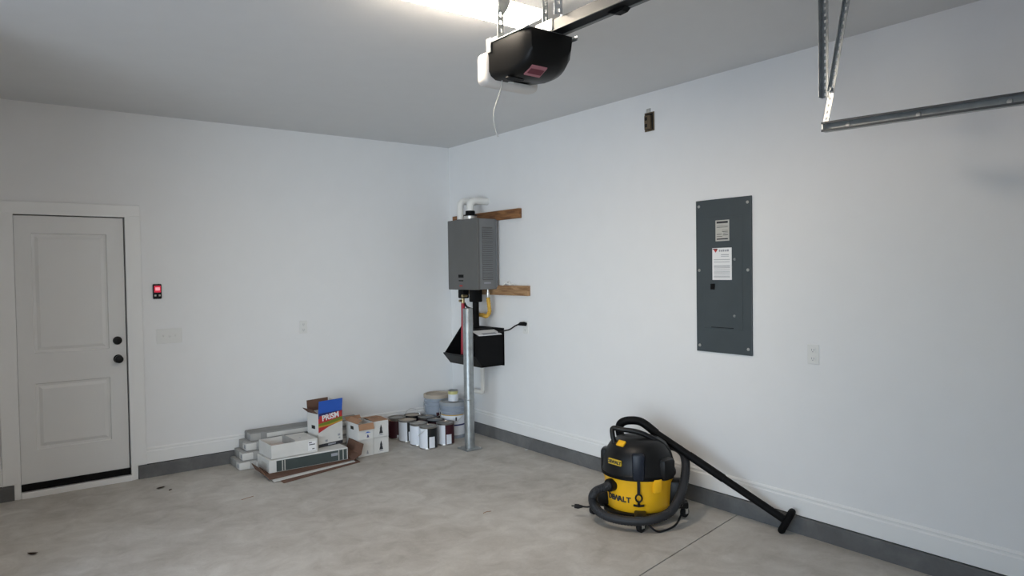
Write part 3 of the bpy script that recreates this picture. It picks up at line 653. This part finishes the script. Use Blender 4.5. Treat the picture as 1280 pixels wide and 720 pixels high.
t = thing('grout_box', 'tall printed box with blue open flap, standing beside the white tray', 'box', (-1.60, -0.385, 0.1285), rad(11))
gw, gd, gh, th = 0.248, 0.175, 0.30, 0.004
b = MB(); b.box(-gw/2, gw/2, -gd/2, -gd/2+th, 0, gh); b.box(-gw/2, gw/2, gd/2-th, gd/2, 0, gh)
b.box(-gw/2, -gw/2+th, -gd/2+th, gd/2-th, 0, gh); b.box(gw/2-th, gw/2, -gd/2+th, gd/2-th, 0, gh); b.box(-gw/2, gw/2, -gd/2, gd/2, 0, th)
b.build('body', M['whitecard'], t)
MB().box(-gw/2+0.004, gw/2-0.004, -gd/2+0.004, gd/2-0.004, 0.20, 0.204).build('inner_liner', M['carddark'], t)
y = -gd/2
def face(pts, d, m, name): return MB().prism(pts, y-0.0006-d, y-d+0.0002, 'y').build(name, m, t)
face([(-gw/2, 0), (gw/2, 0), (gw/2, 0.028), (-gw/2, 0.028)], 0, M['ink'], 'print_base_band')
face([(-gw/2, 0.255), (gw/2, 0.255), (gw/2, gh), (-gw/2, gh)], 0, M['navy'], 'print_top_band')
face([(-gw/2, 0.13), (-0.02, 0.172), (gw/2, 0.205), (gw/2, 0.255), (-gw/2, 0.255)], 0.0, M['redink'], 'print_red_field')
face([(-gw/2, 0.19), (-0.02, 0.19), (gw/2, 0.215), (gw/2, 0.245), (0.0, 0.225), (-gw/2, 0.21)], 0.0006, M['green'], 'print_green_band')
face([(-gw/2, 0.178), (-0.02, 0.182), (gw/2, 0.202), (gw/2, 0.216), (-0.02, 0.194), (-gw/2, 0.192)], 0.0012, M['mustard'], 'print_yellow_band')
face([(-gw/2+0.01, 0.222), (gw/2-0.006, 0.252), (gw/2-0.006, 0.296), (-gw/2+0.01, 0.276)], 0.0012, M['redink'], 'print_name_plate')
lettering('PRISM', 0.068, (0.0, y-0.0022, 0.260), (1, 0, 0.09), (-0.09, 0, 1), M['paper'], t, bold=0.002)
bb = MB(); bb.box(-0.03, 0.05, y-0.0012, y, 0.008, 0.020); bb.build('base_lettering', M['greyink'], t)
for x, z, s in ((-0.045, 0.05, 0.012), (0.085, 0.082, 0.012), (0.09, 0.055, 0.008)): MB().box(x-s, x+s, y-0.0012, y, z-s*0.8, z+s*0.8).build('print_mark', M['greyink'], t)
MB().prism([(y, gh), (y-0.012, gh+0.11), (y-0.009, gh+0.11), (y+0.004, gh)], -gw/2+0.002, gw/2-0.002, 'x').build('blue_flap', M['blue'], t)
MB().prism([(-gw/2+0.003, gh), (-gw/2-0.05, gh+0.045), (-gw/2-0.052, gh+0.042), (-gw/2, gh-0.004)], -gd/2+0.01, gd/2-0.01, 'y').build('side_flap', M['carddark'], t)
MB().prism([(gd/2-0.004, gh), (gd/2+0.004, gh+0.10), (gd/2+0.008, gh+0.10), (gd/2, gh)], -gw/2, gw/2-0.03, 'x').build('back_flap', M['carddark'], t)
MB().prism([(gw/2-0.004, gh), (gw/2-0.03, gh+0.09), (gw/2-0.026, gh+0.09), (gw/2, gh)], -gd/2+0.02, gd/2-0.01, 'y').build('side_flap', M['whitecard'], t)
MB().box(-gw/2-0.001, -gw/2, -0.035, 0.02, 0.16, 0.19).build('hand_hole', M['hole'], t)

# ------------------------------------------------------------------ wet and dry vacuum (front faces -x)
VX, VY = -0.54, -3.18
VC = (VX, VY, 0)
u_ = Vector((0.68, -0.733, 0)); w_ = Vector((-0.733, -0.68, 0))      # sideways and toward the open room
def vp(u, ww, z): return tuple(u*u_+ww*w_+Vector((0, 0, z)))
t = thing('shop_vacuum', 'yellow and black wheeled workshop vacuum standing by the right wall', 'vacuum', VC)
MB().lathe([(0, 0.062), (0.205, 0.062), (0.214, 0.075), (0.222, 0.18), (0.228, 0.27), (0.234, 0.285), (0.236, 0.315), (0.228, 0.318)], n=44).build('tank', M['yellow'], t, smooth=True)
MB().lathe([(0.240, 0.312), (0.243, 0.318), (0.243, 0.330), (0.238, 0.336), (0.230, 0.40), (0.222, 0.43), (0.208, 0.465), (0.185, 0.50), (0.145, 0.528), (0.08, 0.541), (0, 0.544)], n=44).build('motor_head', M['black'], t, smooth=True)
MB().lathe([(0.235, 0.300), (0.246, 0.303), (0.246, 0.322), (0.235, 0.324)], n=44).build('rim_band', M['matte'], t, smooth=True)
# cheek housings on the head
def radial_box(a, r0, r1, half, z0, z1, bev, m=None):
    b = MB(); b.box(r0, r1, -half, half, z0, z1, bev, m=Matrix.Rotation(rad(a), 4, 'Z')); return b
AC = math.degrees(math.atan2(w_.y, w_.x))                              # bearing of the camera side
radial_box(AC, 0.14, 0.248, 0.040, 0.30, 0.475, 0.018).build('corner_housing', mat('blue black plastic', (0.008, 0.012, 0.022), 0.4, spec=0.35), t, smooth=True)
radial_box(AC+52, 0.12, 0.262, 0.062, 0.29, 0.435, 0.03).build('blower_housing', M['black'], t, smooth=True)
radial_box(AC-100, 0.14, 0.25, 0.05, 0.30, 0.45, 0.02).build('corner_housing', M['black'], t, smooth=True)
radial_box(AC+30, 0.222, 0.250, 0.030, 0.225, 0.312, 0.008).build('yellow_catch', M['yellow'], t, smooth=True)
# carrying handle bar over the head
b = MB(); b.smooth = True
b.tube(smooth_path([vp(-0.155, 0.06, 0.50), vp(-0.168, 0.05, 0.555), vp(-0.165, 0.03, 0.595), vp(-0.11, 0.04, 0.59), vp(0.0, 0.05, 0.578), vp(0.10, 0.05, 0.535), vp(0.18, 0.05, 0.478), vp(0.222, 0.05, 0.38)]), 0.017, 12)
b.build('carry_handle', M['black'], t, smooth=True)
# switch and badge
b = MB(); b.box(-0.022, 0.022, -0.030, 0.030, -0.008, 0.008, 0.005, m=Matrix.Translation((-0.168, -0.005, 0.517)) @ Matrix.Rotation(rad(-40), 4, 'Y')); b.build('power_switch', M['yellow'], t, smooth=True)
b = MB(); b.box(-0.236, -0.222, -0.064, 0.050, 0.388, 0.424, 0.003, m=Matrix.Rotation(rad(0), 4, 'Z')); bd = b.build('badge', mat('yellow badge', (0.62, 0.42, 0.03), 0.4), t)
lettering('DEWALT', 0.029, (-0.2368, -0.007, 0.406), (0, -1, 0), (0, 0, 1), M['ink'], bd, bold=0.0012)
b = MB(); b.box(-0.002, 0.002, -0.03, 0.03, -0.004, 0.004, m=Matrix.Translation(vp(0.115, 0.12, 0.475))); b.build('trim_mark', M['silver'], t)
# brand on the tank, letter by letter round the curve
word = 'DEWALT'
for i, c in enumerate(word):
    a = AC-55+i*7.6
    n_ = Vector((math.cos(rad(a)), math.sin(rad(a)), 0)); xd = Vector((-n_.y, n_.x, 0))
    lettering(c, 0.048, tuple(n_*0.2235+Vector((0, 0, 0.170))), tuple(xd), (0, 0, 1), M['ink'], t, name='letter', extrude=0.002, bold=0.0016)
# strap with T shaped pull in front
n_ = Vector((math.cos(rad(AC)), math.sin(rad(AC)), 0)); sd = Vector((-n_.y, n_.x, 0))
def on_tank(s, r, z): return tuple(n_*r+sd*s+Vector((0, 0, z)))
b = MB(); b.box(0.236, 0.246, -0.010, 0.010, 0.215, 0.315, 0.002, m=Matrix.Rotation(rad(AC), 4, 'Z')); st = b.build('latch_strap', M['black'], t)
b = MB(); b.smooth = True; b.tube([on_tank(0.020*math.sin(2*PI*k/14), 0.238, 0.195+0.024*math.cos(2*PI*k/14)) for k in range(15)], 0.006, 6, cap=False)
b.tube([on_tank(0, 0.236, 0.172), on_tank(0, 0.234, 0.145)], 0.008, 6); b.tube([on_tank(-0.034, 0.233, 0.147), on_tank(0, 0.236, 0.142), on_tank(0.034, 0.233, 0.147)], 0.007, 6)
b.build('pull_ring', M['black'], t, smooth=True)
# dolly with casters
b = MB()
b.lathe([(0.20, 0.05), (0.235, 0.05), (0.238, 0.085), (0.218, 0.09)], n=40)
for s in ((-1, -1), (-1, 1), (1, -1), (1, 1)):
    a = math.degrees(math.atan2(s[1], s[0])); b.box(0.17, 0.325, -0.038, 0.038, 0.066, 0.108, 0.010, m=Matrix.Rotation(rad(a), 4, 'Z'))
b.build('dolly', M['black'], t, smooth=True)
for s in ((-1, -1), (-1, 1), (1, -1), (1, 1)):
    cx, cy = s[0]*0.213, s[1]*0.213
    b = MB(); b.box(cx-0.012, cx+0.012, cy-0.022, cy-0.018, 0.028, 0.07); b.box(cx-0.012, cx+0.012, cy+0.018, cy+0.022, 0.028, 0.07); b.box(cx-0.014, cx+0.014, cy-0.022, cy+0.022, 0.06, 0.069, 0.002)
    cs = b.build('caster', M['zinc'], t)
    b = MB(); b.lathe([(0.006, -0.014), (0.030, -0.014), (0.034, -0.010), (0.034, 0.010), (0.030, 0.014), (0.006, 0.014)], n=20, m=Matrix.Translation((cx, cy, 0.0345)) @ Matrix.Rotation(rad(90), 4, 'X'))
    b.build('wheel', M['rubber'], cs, smooth=True)
# accessory pod low on the wall side
radial_box(AC+82, 0.19, 0.30, 0.062, 0.09, 0.27, 0.03).build('accessory_holder', M['black'], t, smooth=True)
radial_box(AC-78, 0.19, 0.285, 0.045, 0.09, 0.19, 0.02).build('accessory_holder', M['black'], t, smooth=True)
# inlet and hose
a = AC-48; n2 = Vector((math.cos(rad(a)), math.sin(rad(a)), 0))
b = MB(); b.smooth = True; b.tube([tuple(n2*0.215+Vector((0, 0, 0.252))), tuple(n2*0.262+Vector((0, 0, 0.250)))], 0.042, 20); b.build('hose_inlet', M['black'], t, smooth=True)
hp = smooth_path([tuple(n2*0.25+Vector((0, 0, 0.250))), tuple(n2*0.295+Vector((0, 0, 0.243))), vp(-0.272, 0.20, 0.218), vp(-0.298, 0.18, 0.17), vp(-0.285, 0.20, 0.120), vp(-0.23, 0.255, 0.088),
      vp(-0.13, 0.30, 0.074), vp(0.0, 0.315, 0.074), vp(0.11, 0.30, 0.092), vp(0.20, 0.245, 0.125), vp(0.265, 0.165, 0.205), vp(0.30, 0.06, 0.29), vp(0.312, -0.04, 0.37), vp(0.295, -0.15, 0.405),
      vp(0.235, -0.25, 0.415), vp(0.12, -0.285, 0.41), vp(-0.02, -0.275, 0.41), vp(-0.10, -0.225, 0.43), vp(-0.118, -0.20, 0.48)], 14)
b = MB(); b.smooth = True
b.tube(hp, 0.03, 14, radii=[0.030 if i % 2 else 0.0272 for i in range(len(hp))])
ho = b.build('hose', M['hose'], t, smooth=True)
# cord and plug
b = MB(); b.smooth = True
b.tube(smooth_path([vp(0.02, 0.27, 0.10), vp(0.06, 0.30, 0.05), vp(0.11, 0.305, 0.012), vp(0.165, 0.265, 0.007), vp(0.225, 0.18, 0.007), vp(0.26, 0.06, 0.007), vp(0.285, 0.0, 0.05), vp(0.28, -0.03, 0.10)]), 0.0062, 8)
b.build('power_cord', M['rubber'], t, smooth=True)
b = MB(); b.smooth = True; b.tube(smooth_path([vp(-0.24, 0.10, 0.10), vp(-0.285, 0.09, 0.095), vp(-0.33, 0.09, 0.075), vp(-0.375, 0.09, 0.075)]), 0.006, 8)
b.build('power_cord', M['rubber'], t, smooth=True)
b = MB(); b.tube([vp(-0.37, 0.09, 0.075), vp(-0.40, 0.09, 0.075), vp(-0.425, 0.09, 0.077)], 0.014, 8, radii=[0.008, 0.016, 0.015]); b.tube([vp(-0.425, 0.095, 0.08), vp(-0.445, 0.095, 0.08)], 0.003, 6); b.tube([vp(-0.425, 0.085, 0.074), vp(-0.445, 0.085, 0.074)], 0.003, 6)
b.build('plug', M['rubber'], t)

# wand leaning from behind the vacuum to the foot of the wall
wb = Vector((-0.075, -4.0, 0.0))
t = thing('vacuum_wand', 'long black vacuum wand with floor nozzle leaning down to the wall foot', 'vacuum wand', tuple(wb))
P0 = Vector((-0.40, -3.107, 0.582)); P1 = Vector((-0.088, -3.972, 0.092))
d = (P1-P0).normalized()
cv = [Vector(vp(-0.118, -0.20, 0.47))+Vector(VC), Vector(vp(-0.128, -0.19, 0.545))+Vector(VC), Vector(vp(-0.112, -0.175, 0.588))+Vector(VC), Vector(vp(-0.06, -0.165, 0.608))+Vector(VC), P0-d*0.02+Vector((0, 0, 0.008)), P0+d*0.10]
b = MB(); b.smooth = True; b.tube([p-wb for p in smooth_path(cv, 8)], 0.029, 14); b.build('curved_handle', M['matte'], t, smooth=True)
b = MB(); b.smooth = True; b.tube([P0+d*0.08-wb, P0+d*0.5-wb, P1-wb], 0.0245, 14); b.build('tube', M['matte'], t, smooth=True)
b = MB(); b.smooth = True; b.tube([P0+d*0.36-wb, P0+d*0.62-wb], 0.0275, 14); b.build('tube_joint', M['matte'], t, smooth=True)
b = MB(); b.smooth = True
c0 = P1+d*0.02-wb; ax = Vector((0.012, -0.42, 0.80)).normalized(); tk = (d-ax*d.dot(ax)).normalized(); ot = ax.cross(tk)
mm = Matrix((ax, tk, ot)).transposed().to_4x4(); mm.translation = c0
b.box(-0.092, 0.092, -0.022, 0.022, -0.032, 0.032, 0.0215, seg=4, m=mm); b.build('floor_nozzle', M['matte'], t, smooth=True)

# ------------------------------------------------------------------ ceiling light
t = thing('ceiling_light', 'bright white wraparound light fixture on the ceiling behind the opener', 'ceiling light', (-2.18, -3.645, H))
MB().box(-0.385, 0.385, -0.110, 0.110, -0.048, 0, 0.004).build('housing', M['lampw'], t)
MB().prism([(-0.105, -0.046), (-0.105, -0.064), (-0.085, -0.084), (0.085, -0.084), (0.105, -0.064), (0.105, -0.046)], -0.375, 0.375, 'x').build('diffuser', M['glow'], t)
for s in (-1, 1): MB().prism([(-0.109, -0.046), (-0.109, -0.065), (-0.088, -0.087), (0.088, -0.087), (0.109, -0.065), (0.109, -0.046)], s*0.376-0.004, s*0.376+0.004, 'x').build('end_cap', M['lampw'], t)

# ------------------------------------------------------------------ garage door opener
OB = Vector((-2.0, -3.90, 2.70))
t = thing('garage_door_opener', 'black garage door opener with rail hung below the ceiling light', 'garage door opener', tuple(OB))
def ob(mb, name, m, **k):
    o = mb.build(name, m, t, **k); o.data.transform(Matrix.Translation(-OB)); return o
# body: straight back end, bulged front
b = MB(); b.smooth = True
tmp = bmesh.new()
rows = []
NY = 12
for j in range(NY+1):
    s = j/NY
    y = -3.765-0.30*s
    e = 1.0 if s < 0.5 else math.sqrt(max(0.0, 1-((s-0.5)/0.51)**2))
    x0, x1 = -2.15+0.022*(1-e), -1.868-0.04*(1-e)
    zt = 2.703; zb = 2.545-0.020*min(1, s/0.5)+0.085*(1-e)
    c = 0.035
    ring = [(x0, zt), (x0, zb+c), (x0+0.010, zb+c*0.4), (x0+c, zb), (x1-2.0*c, zb), (x1-0.8*c, zb+c*0.5), (x1-0.2*c, zb+c*1.4), (x1, zb+c*2.4), (x1, zt)]
    rows.append([tmp.verts.new((p[0], y, p[1])) for p in ring])
n = len(rows[0])
for A_, B_ in zip(rows, rows[1:]):
    for k in range(n): tmp.faces.new([A_[k], A_[(k+1) % n], B_[(k+1) % n], B_[k]])
tmp.faces.new(rows[0]); tmp.faces.new(rows[-1][::-1])
bmesh.ops.recalc_face_normals(tmp, faces=tmp.faces[:]); b._merge(tmp)
ob(b, 'housing', mat('opener black', (0.006, 0.0055, 0.005), 0.4, var=0.1, spec=0.22), smooth=True)
b = MB(); b.box(-2.168, -1.85, -3.775, -3.690, 2.522, 2.672, 0.028, seg=4); ob(b, 'light_lens', M['lens'], smooth=True)
b = MB(); b.box(-2.155, -1.862, -4.06, -3.76, 2.7035, 2.7075); b.box(-2.158, -2.154, -3.80, -3.765, 2.66, 2.725); b.box(-1.866, -1.862, -4.06, -4.02, 2.695, 2.715)
b.box(-2.13, -2.06, -3.81, -3.765, 2.7075, 2.735); ob(b, 'chassis_plate', M['zinc'])
# label and sticker on the lower front
def on_front(pts, name, m, lift=0.0):
    b = MB(); b.quad(*pts); return ob(b, name, m)
zf = 2.5265
b = MB(); b.prism([(-3.975, 2.5245), (-4.030, 2.5505), (-4.032, 2.5560), (-3.973, 2.5300)], -2.105, -2.018, 'x'); L1 = ob(b, 'name_label', mat('pink print', (0.42, 0.16, 0.18), 0.5))
b = MB(); b.prism([(-3.990, 2.5308), (-4.018, 2.5440), (-4.019, 2.5452), (-3.989, 2.5322)], -2.099, -2.024, 'x')
q = b.build('label_text_band', mat('deep red print', (0.14, 0.015, 0.03), 0.5), L1); q.data.transform(Matrix.Translation(-OB+Vector((0, 0, -0.0016))))
b = MB(); b.prism([(-3.79, 2.538), (-3.835, 2.522), (-3.836, 2.530), (-3.79, 2.545)], -2.055, -1.955, 'x'); ob(b, 'sticker', M['silver'])
b = MB(); b.lathe([(0.0, 0), (0.05, 0), (0.045, 0.006), (0, 0.006)], n=24, m=Matrix.Translation((-2.10, -3.90, 2.522)) @ Matrix.Diagonal((1.0, 0.5, 1, 1))); ob(b, 'button_pad', M['matte'], smooth=True)
# rail: inverted channel with the belt inside
RX, RZ = -1.985, 2.715
def rl(mb, name, m, **k): return ob(mb, name, m, **k)
b = MB()
y0, y1 = YF+0.02, -4.05
b.box(RX-0.034, RX+0.034, y0, y1, RZ+0.034, RZ+0.038)
b.box(RX-0.034, RX-0.030, y0, y1, RZ-0.006, RZ+0.034); b.box(RX+0.030, RX+0.034, y0, y1, RZ-0.006, RZ+0.034)
b.box(RX-0.036, RX-0.030, y0, y1, RZ-0.010, RZ-0.006); b.box(RX+0.030, RX+0.050, y0, y1, RZ-0.010, RZ-0.006)
rail = rl(b, 'rail', M['railm'])
b = MB(); b.box(RX-0.030, RX+0.030, y0+0.02, y1, RZ-0.008, RZ+0.018); rl(b, 'belt_track', M['matte'])
b = MB(); b.prism([(-4.36, RZ-0.009), (-4.46, RZ-0.009), (-4.44, RZ-0.022), (-4.40, RZ-0.024)], RX+0.010, RX+0.046, 'x'); rl(b, 'trolley', M['matte'])
b = MB(); b.box(RX-0.040, RX+0.040, -4.075, -3.96, 2.7085, 2.759, 0.003); rl(b, 'rail_bracket', M['zinc'])
# perforated hangers
def perforated(p0, p1, wdt, sdir, th=0.0025, pitch=0.032, both=None):
    """slotted flat bar from p0 to p1; sdir is the direction of its width"""
    p0, p1 = Vector(p0), Vector(p1); ax = (p1-p0); L = ax.length; ax.normalize()
    sd = Vector(sdir); sd = (sd-ax*sd.dot(ax)).normalized(); nn = ax.cross(sd)
    m = Matrix((sd, nn, ax)).transposed().to_4x4(); m.translation = p0
    b = MB(); q = wdt*0.34
    b.box(-wdt/2, -wdt/2+q, 0, th, 0, L, m=m); b.box(wdt/2-q, wdt/2, 0, th, 0, L, m=m)
    k = int(L/pitch)
    for i in range(k+1):
        z = i*L/k if k else 0
        b.box(-wdt/2+q, wdt/2-q, 0, th, max(0, z-pitch*0.28), min(L, z+pitch*0.28), m=m)
    if both: b.box(wdt/2-th, wdt/2, 0, both, 0, L, m=m)
    return b
# back hanger strap with a gusset plate, front hanger angle
ob(perforated((-2.125, -3.835, 2.70), (-2.125, -3.835, H), 0.034, (1, 0, 0)), 'hanger_strap', M['galv'])
b = MB(); b.prism([(-2.155, H), (-2.04, H), (-2.085, 2.86), (-2.118, 2.815), (-2.14, 2.86)], -3.842, -3.838, 'y'); ob(b, 'gusset_plate', M['galv'])
ob(perforated((-1.86, -3.835, 2.70), (-1.86, -3.835, H), 0.034, (1, 0, 0)), 'hanger_strap', M['galv'])
ob(perforated((-2.045, -4.14, 2.752), (-2.045, -4.14, H), 0.036, (1, -0.6, 0), both=0.03), 'hanger_strap', M['zinc'])
# antenna wire
b = MB(); b.smooth = True
b.tube([p for p in smooth_path([(-2.095, -3.80, 2.545), (-2.10, -3.795, 2.50), (-2.125, -3.79, 2.43), (-2.135, -3.785, 2.39), (-2.13, -3.78, 2.345), (-2.112, -3.775, 2.30), (-2.105, -3.775, 2.285)])], 0.0028, 6)
ob(b, 'antenna_wire', M['silver'], smooth=True)

# ------------------------------------------------------------------ door track on the right
TB = Vector((-0.68, -4.57, 2.34))
t = thing('door_track', 'galvanised garage door track with perforated hanger by the right wall', 'door track', tuple(TB))
def tb(mb, name, m, **k):
    o = mb.build(name, m, t, **k); o.data.transform(Matrix.Translation(-TB)); return o
ty0 = YF+0.01; slope = 0.032
zt = lambda y: 2.374+(y+4.567)*slope*1.0
def along(y0, y1, x0, x1, za, zb):
    b = MB()
    p = [(y0, zt(y0)+za), (y1, zt(y1)+za), (y1, zt(y1)+zb), (y0, zt(y0)+zb)]
    return b.prism(p, x0, x1, 'x')
TH = 0.046
tb(along(ty0, -4.567, -0.665, -0.662, -TH, 0.0), 'track_web', M['galv'])
tb(along(ty0, -4.567, -0.705, -0.662, -0.0025, 0.0), 'track_flange', M['galv'])
tb(along(ty0, -4.567, -0.705, -0.662, -TH, -TH+0.0025), 'track_flange', M['galv'])
tb(along(ty0, -4.567, -0.708, -0.705, -0.010, 0.0), 'track_lip', mat('dark steel edge', (0.07, 0.075, 0.08), 0.5, 0.6), )
tb(along(ty0, -4.567, -0.708, -0.705, -TH-0.002, -TH+0.008), 'track_lip', bpy.data.materials['dark steel edge'])
for y in (-4.68, -5.0, -5.35):
    b = MB(); b.lathe([(0.012, 0), (0.010, 0.005), (0, 0.006)], n=10, m=Matrix.Translation((-0.665, y, zt(y)-TH/2)) @ Matrix.Rotation(rad(-90), 4, 'Y')); tb(b, 'track_bolt', M['zinc'], smooth=True)
tb(perforated((-0.672, -4.572, 2.378), (-0.672, -4.605, 2.535), 0.028, (0, 1, 0.2)), 'end_bracket', M['zinc'])
b = MB(); b.box(-0.700, -0.664, -4.571, -4.566, zt(-4.567)-TH+0.006, zt(-4.567)-0.004); tb(b, 'end_stop', M['zinc'])
tb(perforated((-0.676, -4.572, 2.497), (-0.676, -4.572, H), 0.034, (0, 1, 0), both=0.034), 'hanger_angle', M['galv'])
tb(perforated((-0.682, -4.607, 2.52), (-0.682, -4.695, H), 0.028, (0, 1, 0.15), both=0.02), 'hanger_brace', M['galv'])
b = MB(); b.lathe([(0.014, 0), (0.014, 0.012), (0, 0.012)], n=6, m=Matrix.Translation((-0.682, -4.60, 2.53)) @ Matrix.Rotation(rad(-90), 4, 'Y')); tb(b, 'track_bolt', M['galv'])

# ------------------------------------------------------------------ bits on the floor
def leaf(lab, x, y, s, rz, m=M['leaf'], curl=0.3):
    b = MB(); tmp = bmesh.new()
    top, bot = [], []
    for k in range(7):
        q = k/6*2-1; wv = (1-q*q)*0.42*s; zz = curl*s*q*q*0.5+0.003
        top.append(tmp.verts.new((q*s, wv, zz+0.3*wv))); bot.append(tmp.verts.new((q*s, -wv, zz+0.2*wv)))
    for k in range(6): 
        vs = []
        for v in (top[k], top[k+1], bot[k+1], bot[k]):
            if v not in vs: vs.append(v)
        tmp.faces.new(vs)
    bmesh.ops.solidify(tmp, geom=tmp.faces[:], thickness=0.002)
    b._merge(tmp); o = b.build('dead_leaf', m, loc=(x, y, 0)); o.rotation_euler = (0, 0, rad(rz)); return tag(o, lab, 'leaf', 'scraps on the concrete floor')
leaf('curled dead leaf on the floor close to the white door', -2.955, -0.40, 0.038, 20)
leaf('thin dead leaf scrap next to the curled leaf by the door', -2.905, -0.50, 0.022, 50, curl=0.1)
leaf('dark curled leaf alone on bare floor far in front of the door', -3.828, -1.333, 0.034, -37, curl=0.5)
b = MB(); b.smooth = True; b.tube([(-0.05, -0.01, 0.003), (0, 0, 0.005), (0.045, 0.018, 0.003)], 0.0018, 6)
o = b.build('twig', M['card'], loc=(-2.495, -1.096, 0)); tag(o, 'thin brown twig lying on the floor before the cartons', 'twig')
b = MB(); b.box(-0.012, 0.012, -0.008, 0.008, 0, 0.008, 0.003); o = b.build('paper_scrap', M['paper'], loc=(-0.05, -1.34, 0)); tag(o, 'tiny white scrap on the floor at the foot of right wall', 'scrap')
b = MB(); b.smooth = True; b.tube([(-0.03, 0, 0.003), (0.0, 0.006, 0.005), (0.035, 0.0, 0.003)], 0.0018, 6)
o = b.build('twig', M['card'], loc=(-1.30, -2.48, 0)); tag(o, 'tiny reddish splinter in the middle of the open floor', 'splinter')
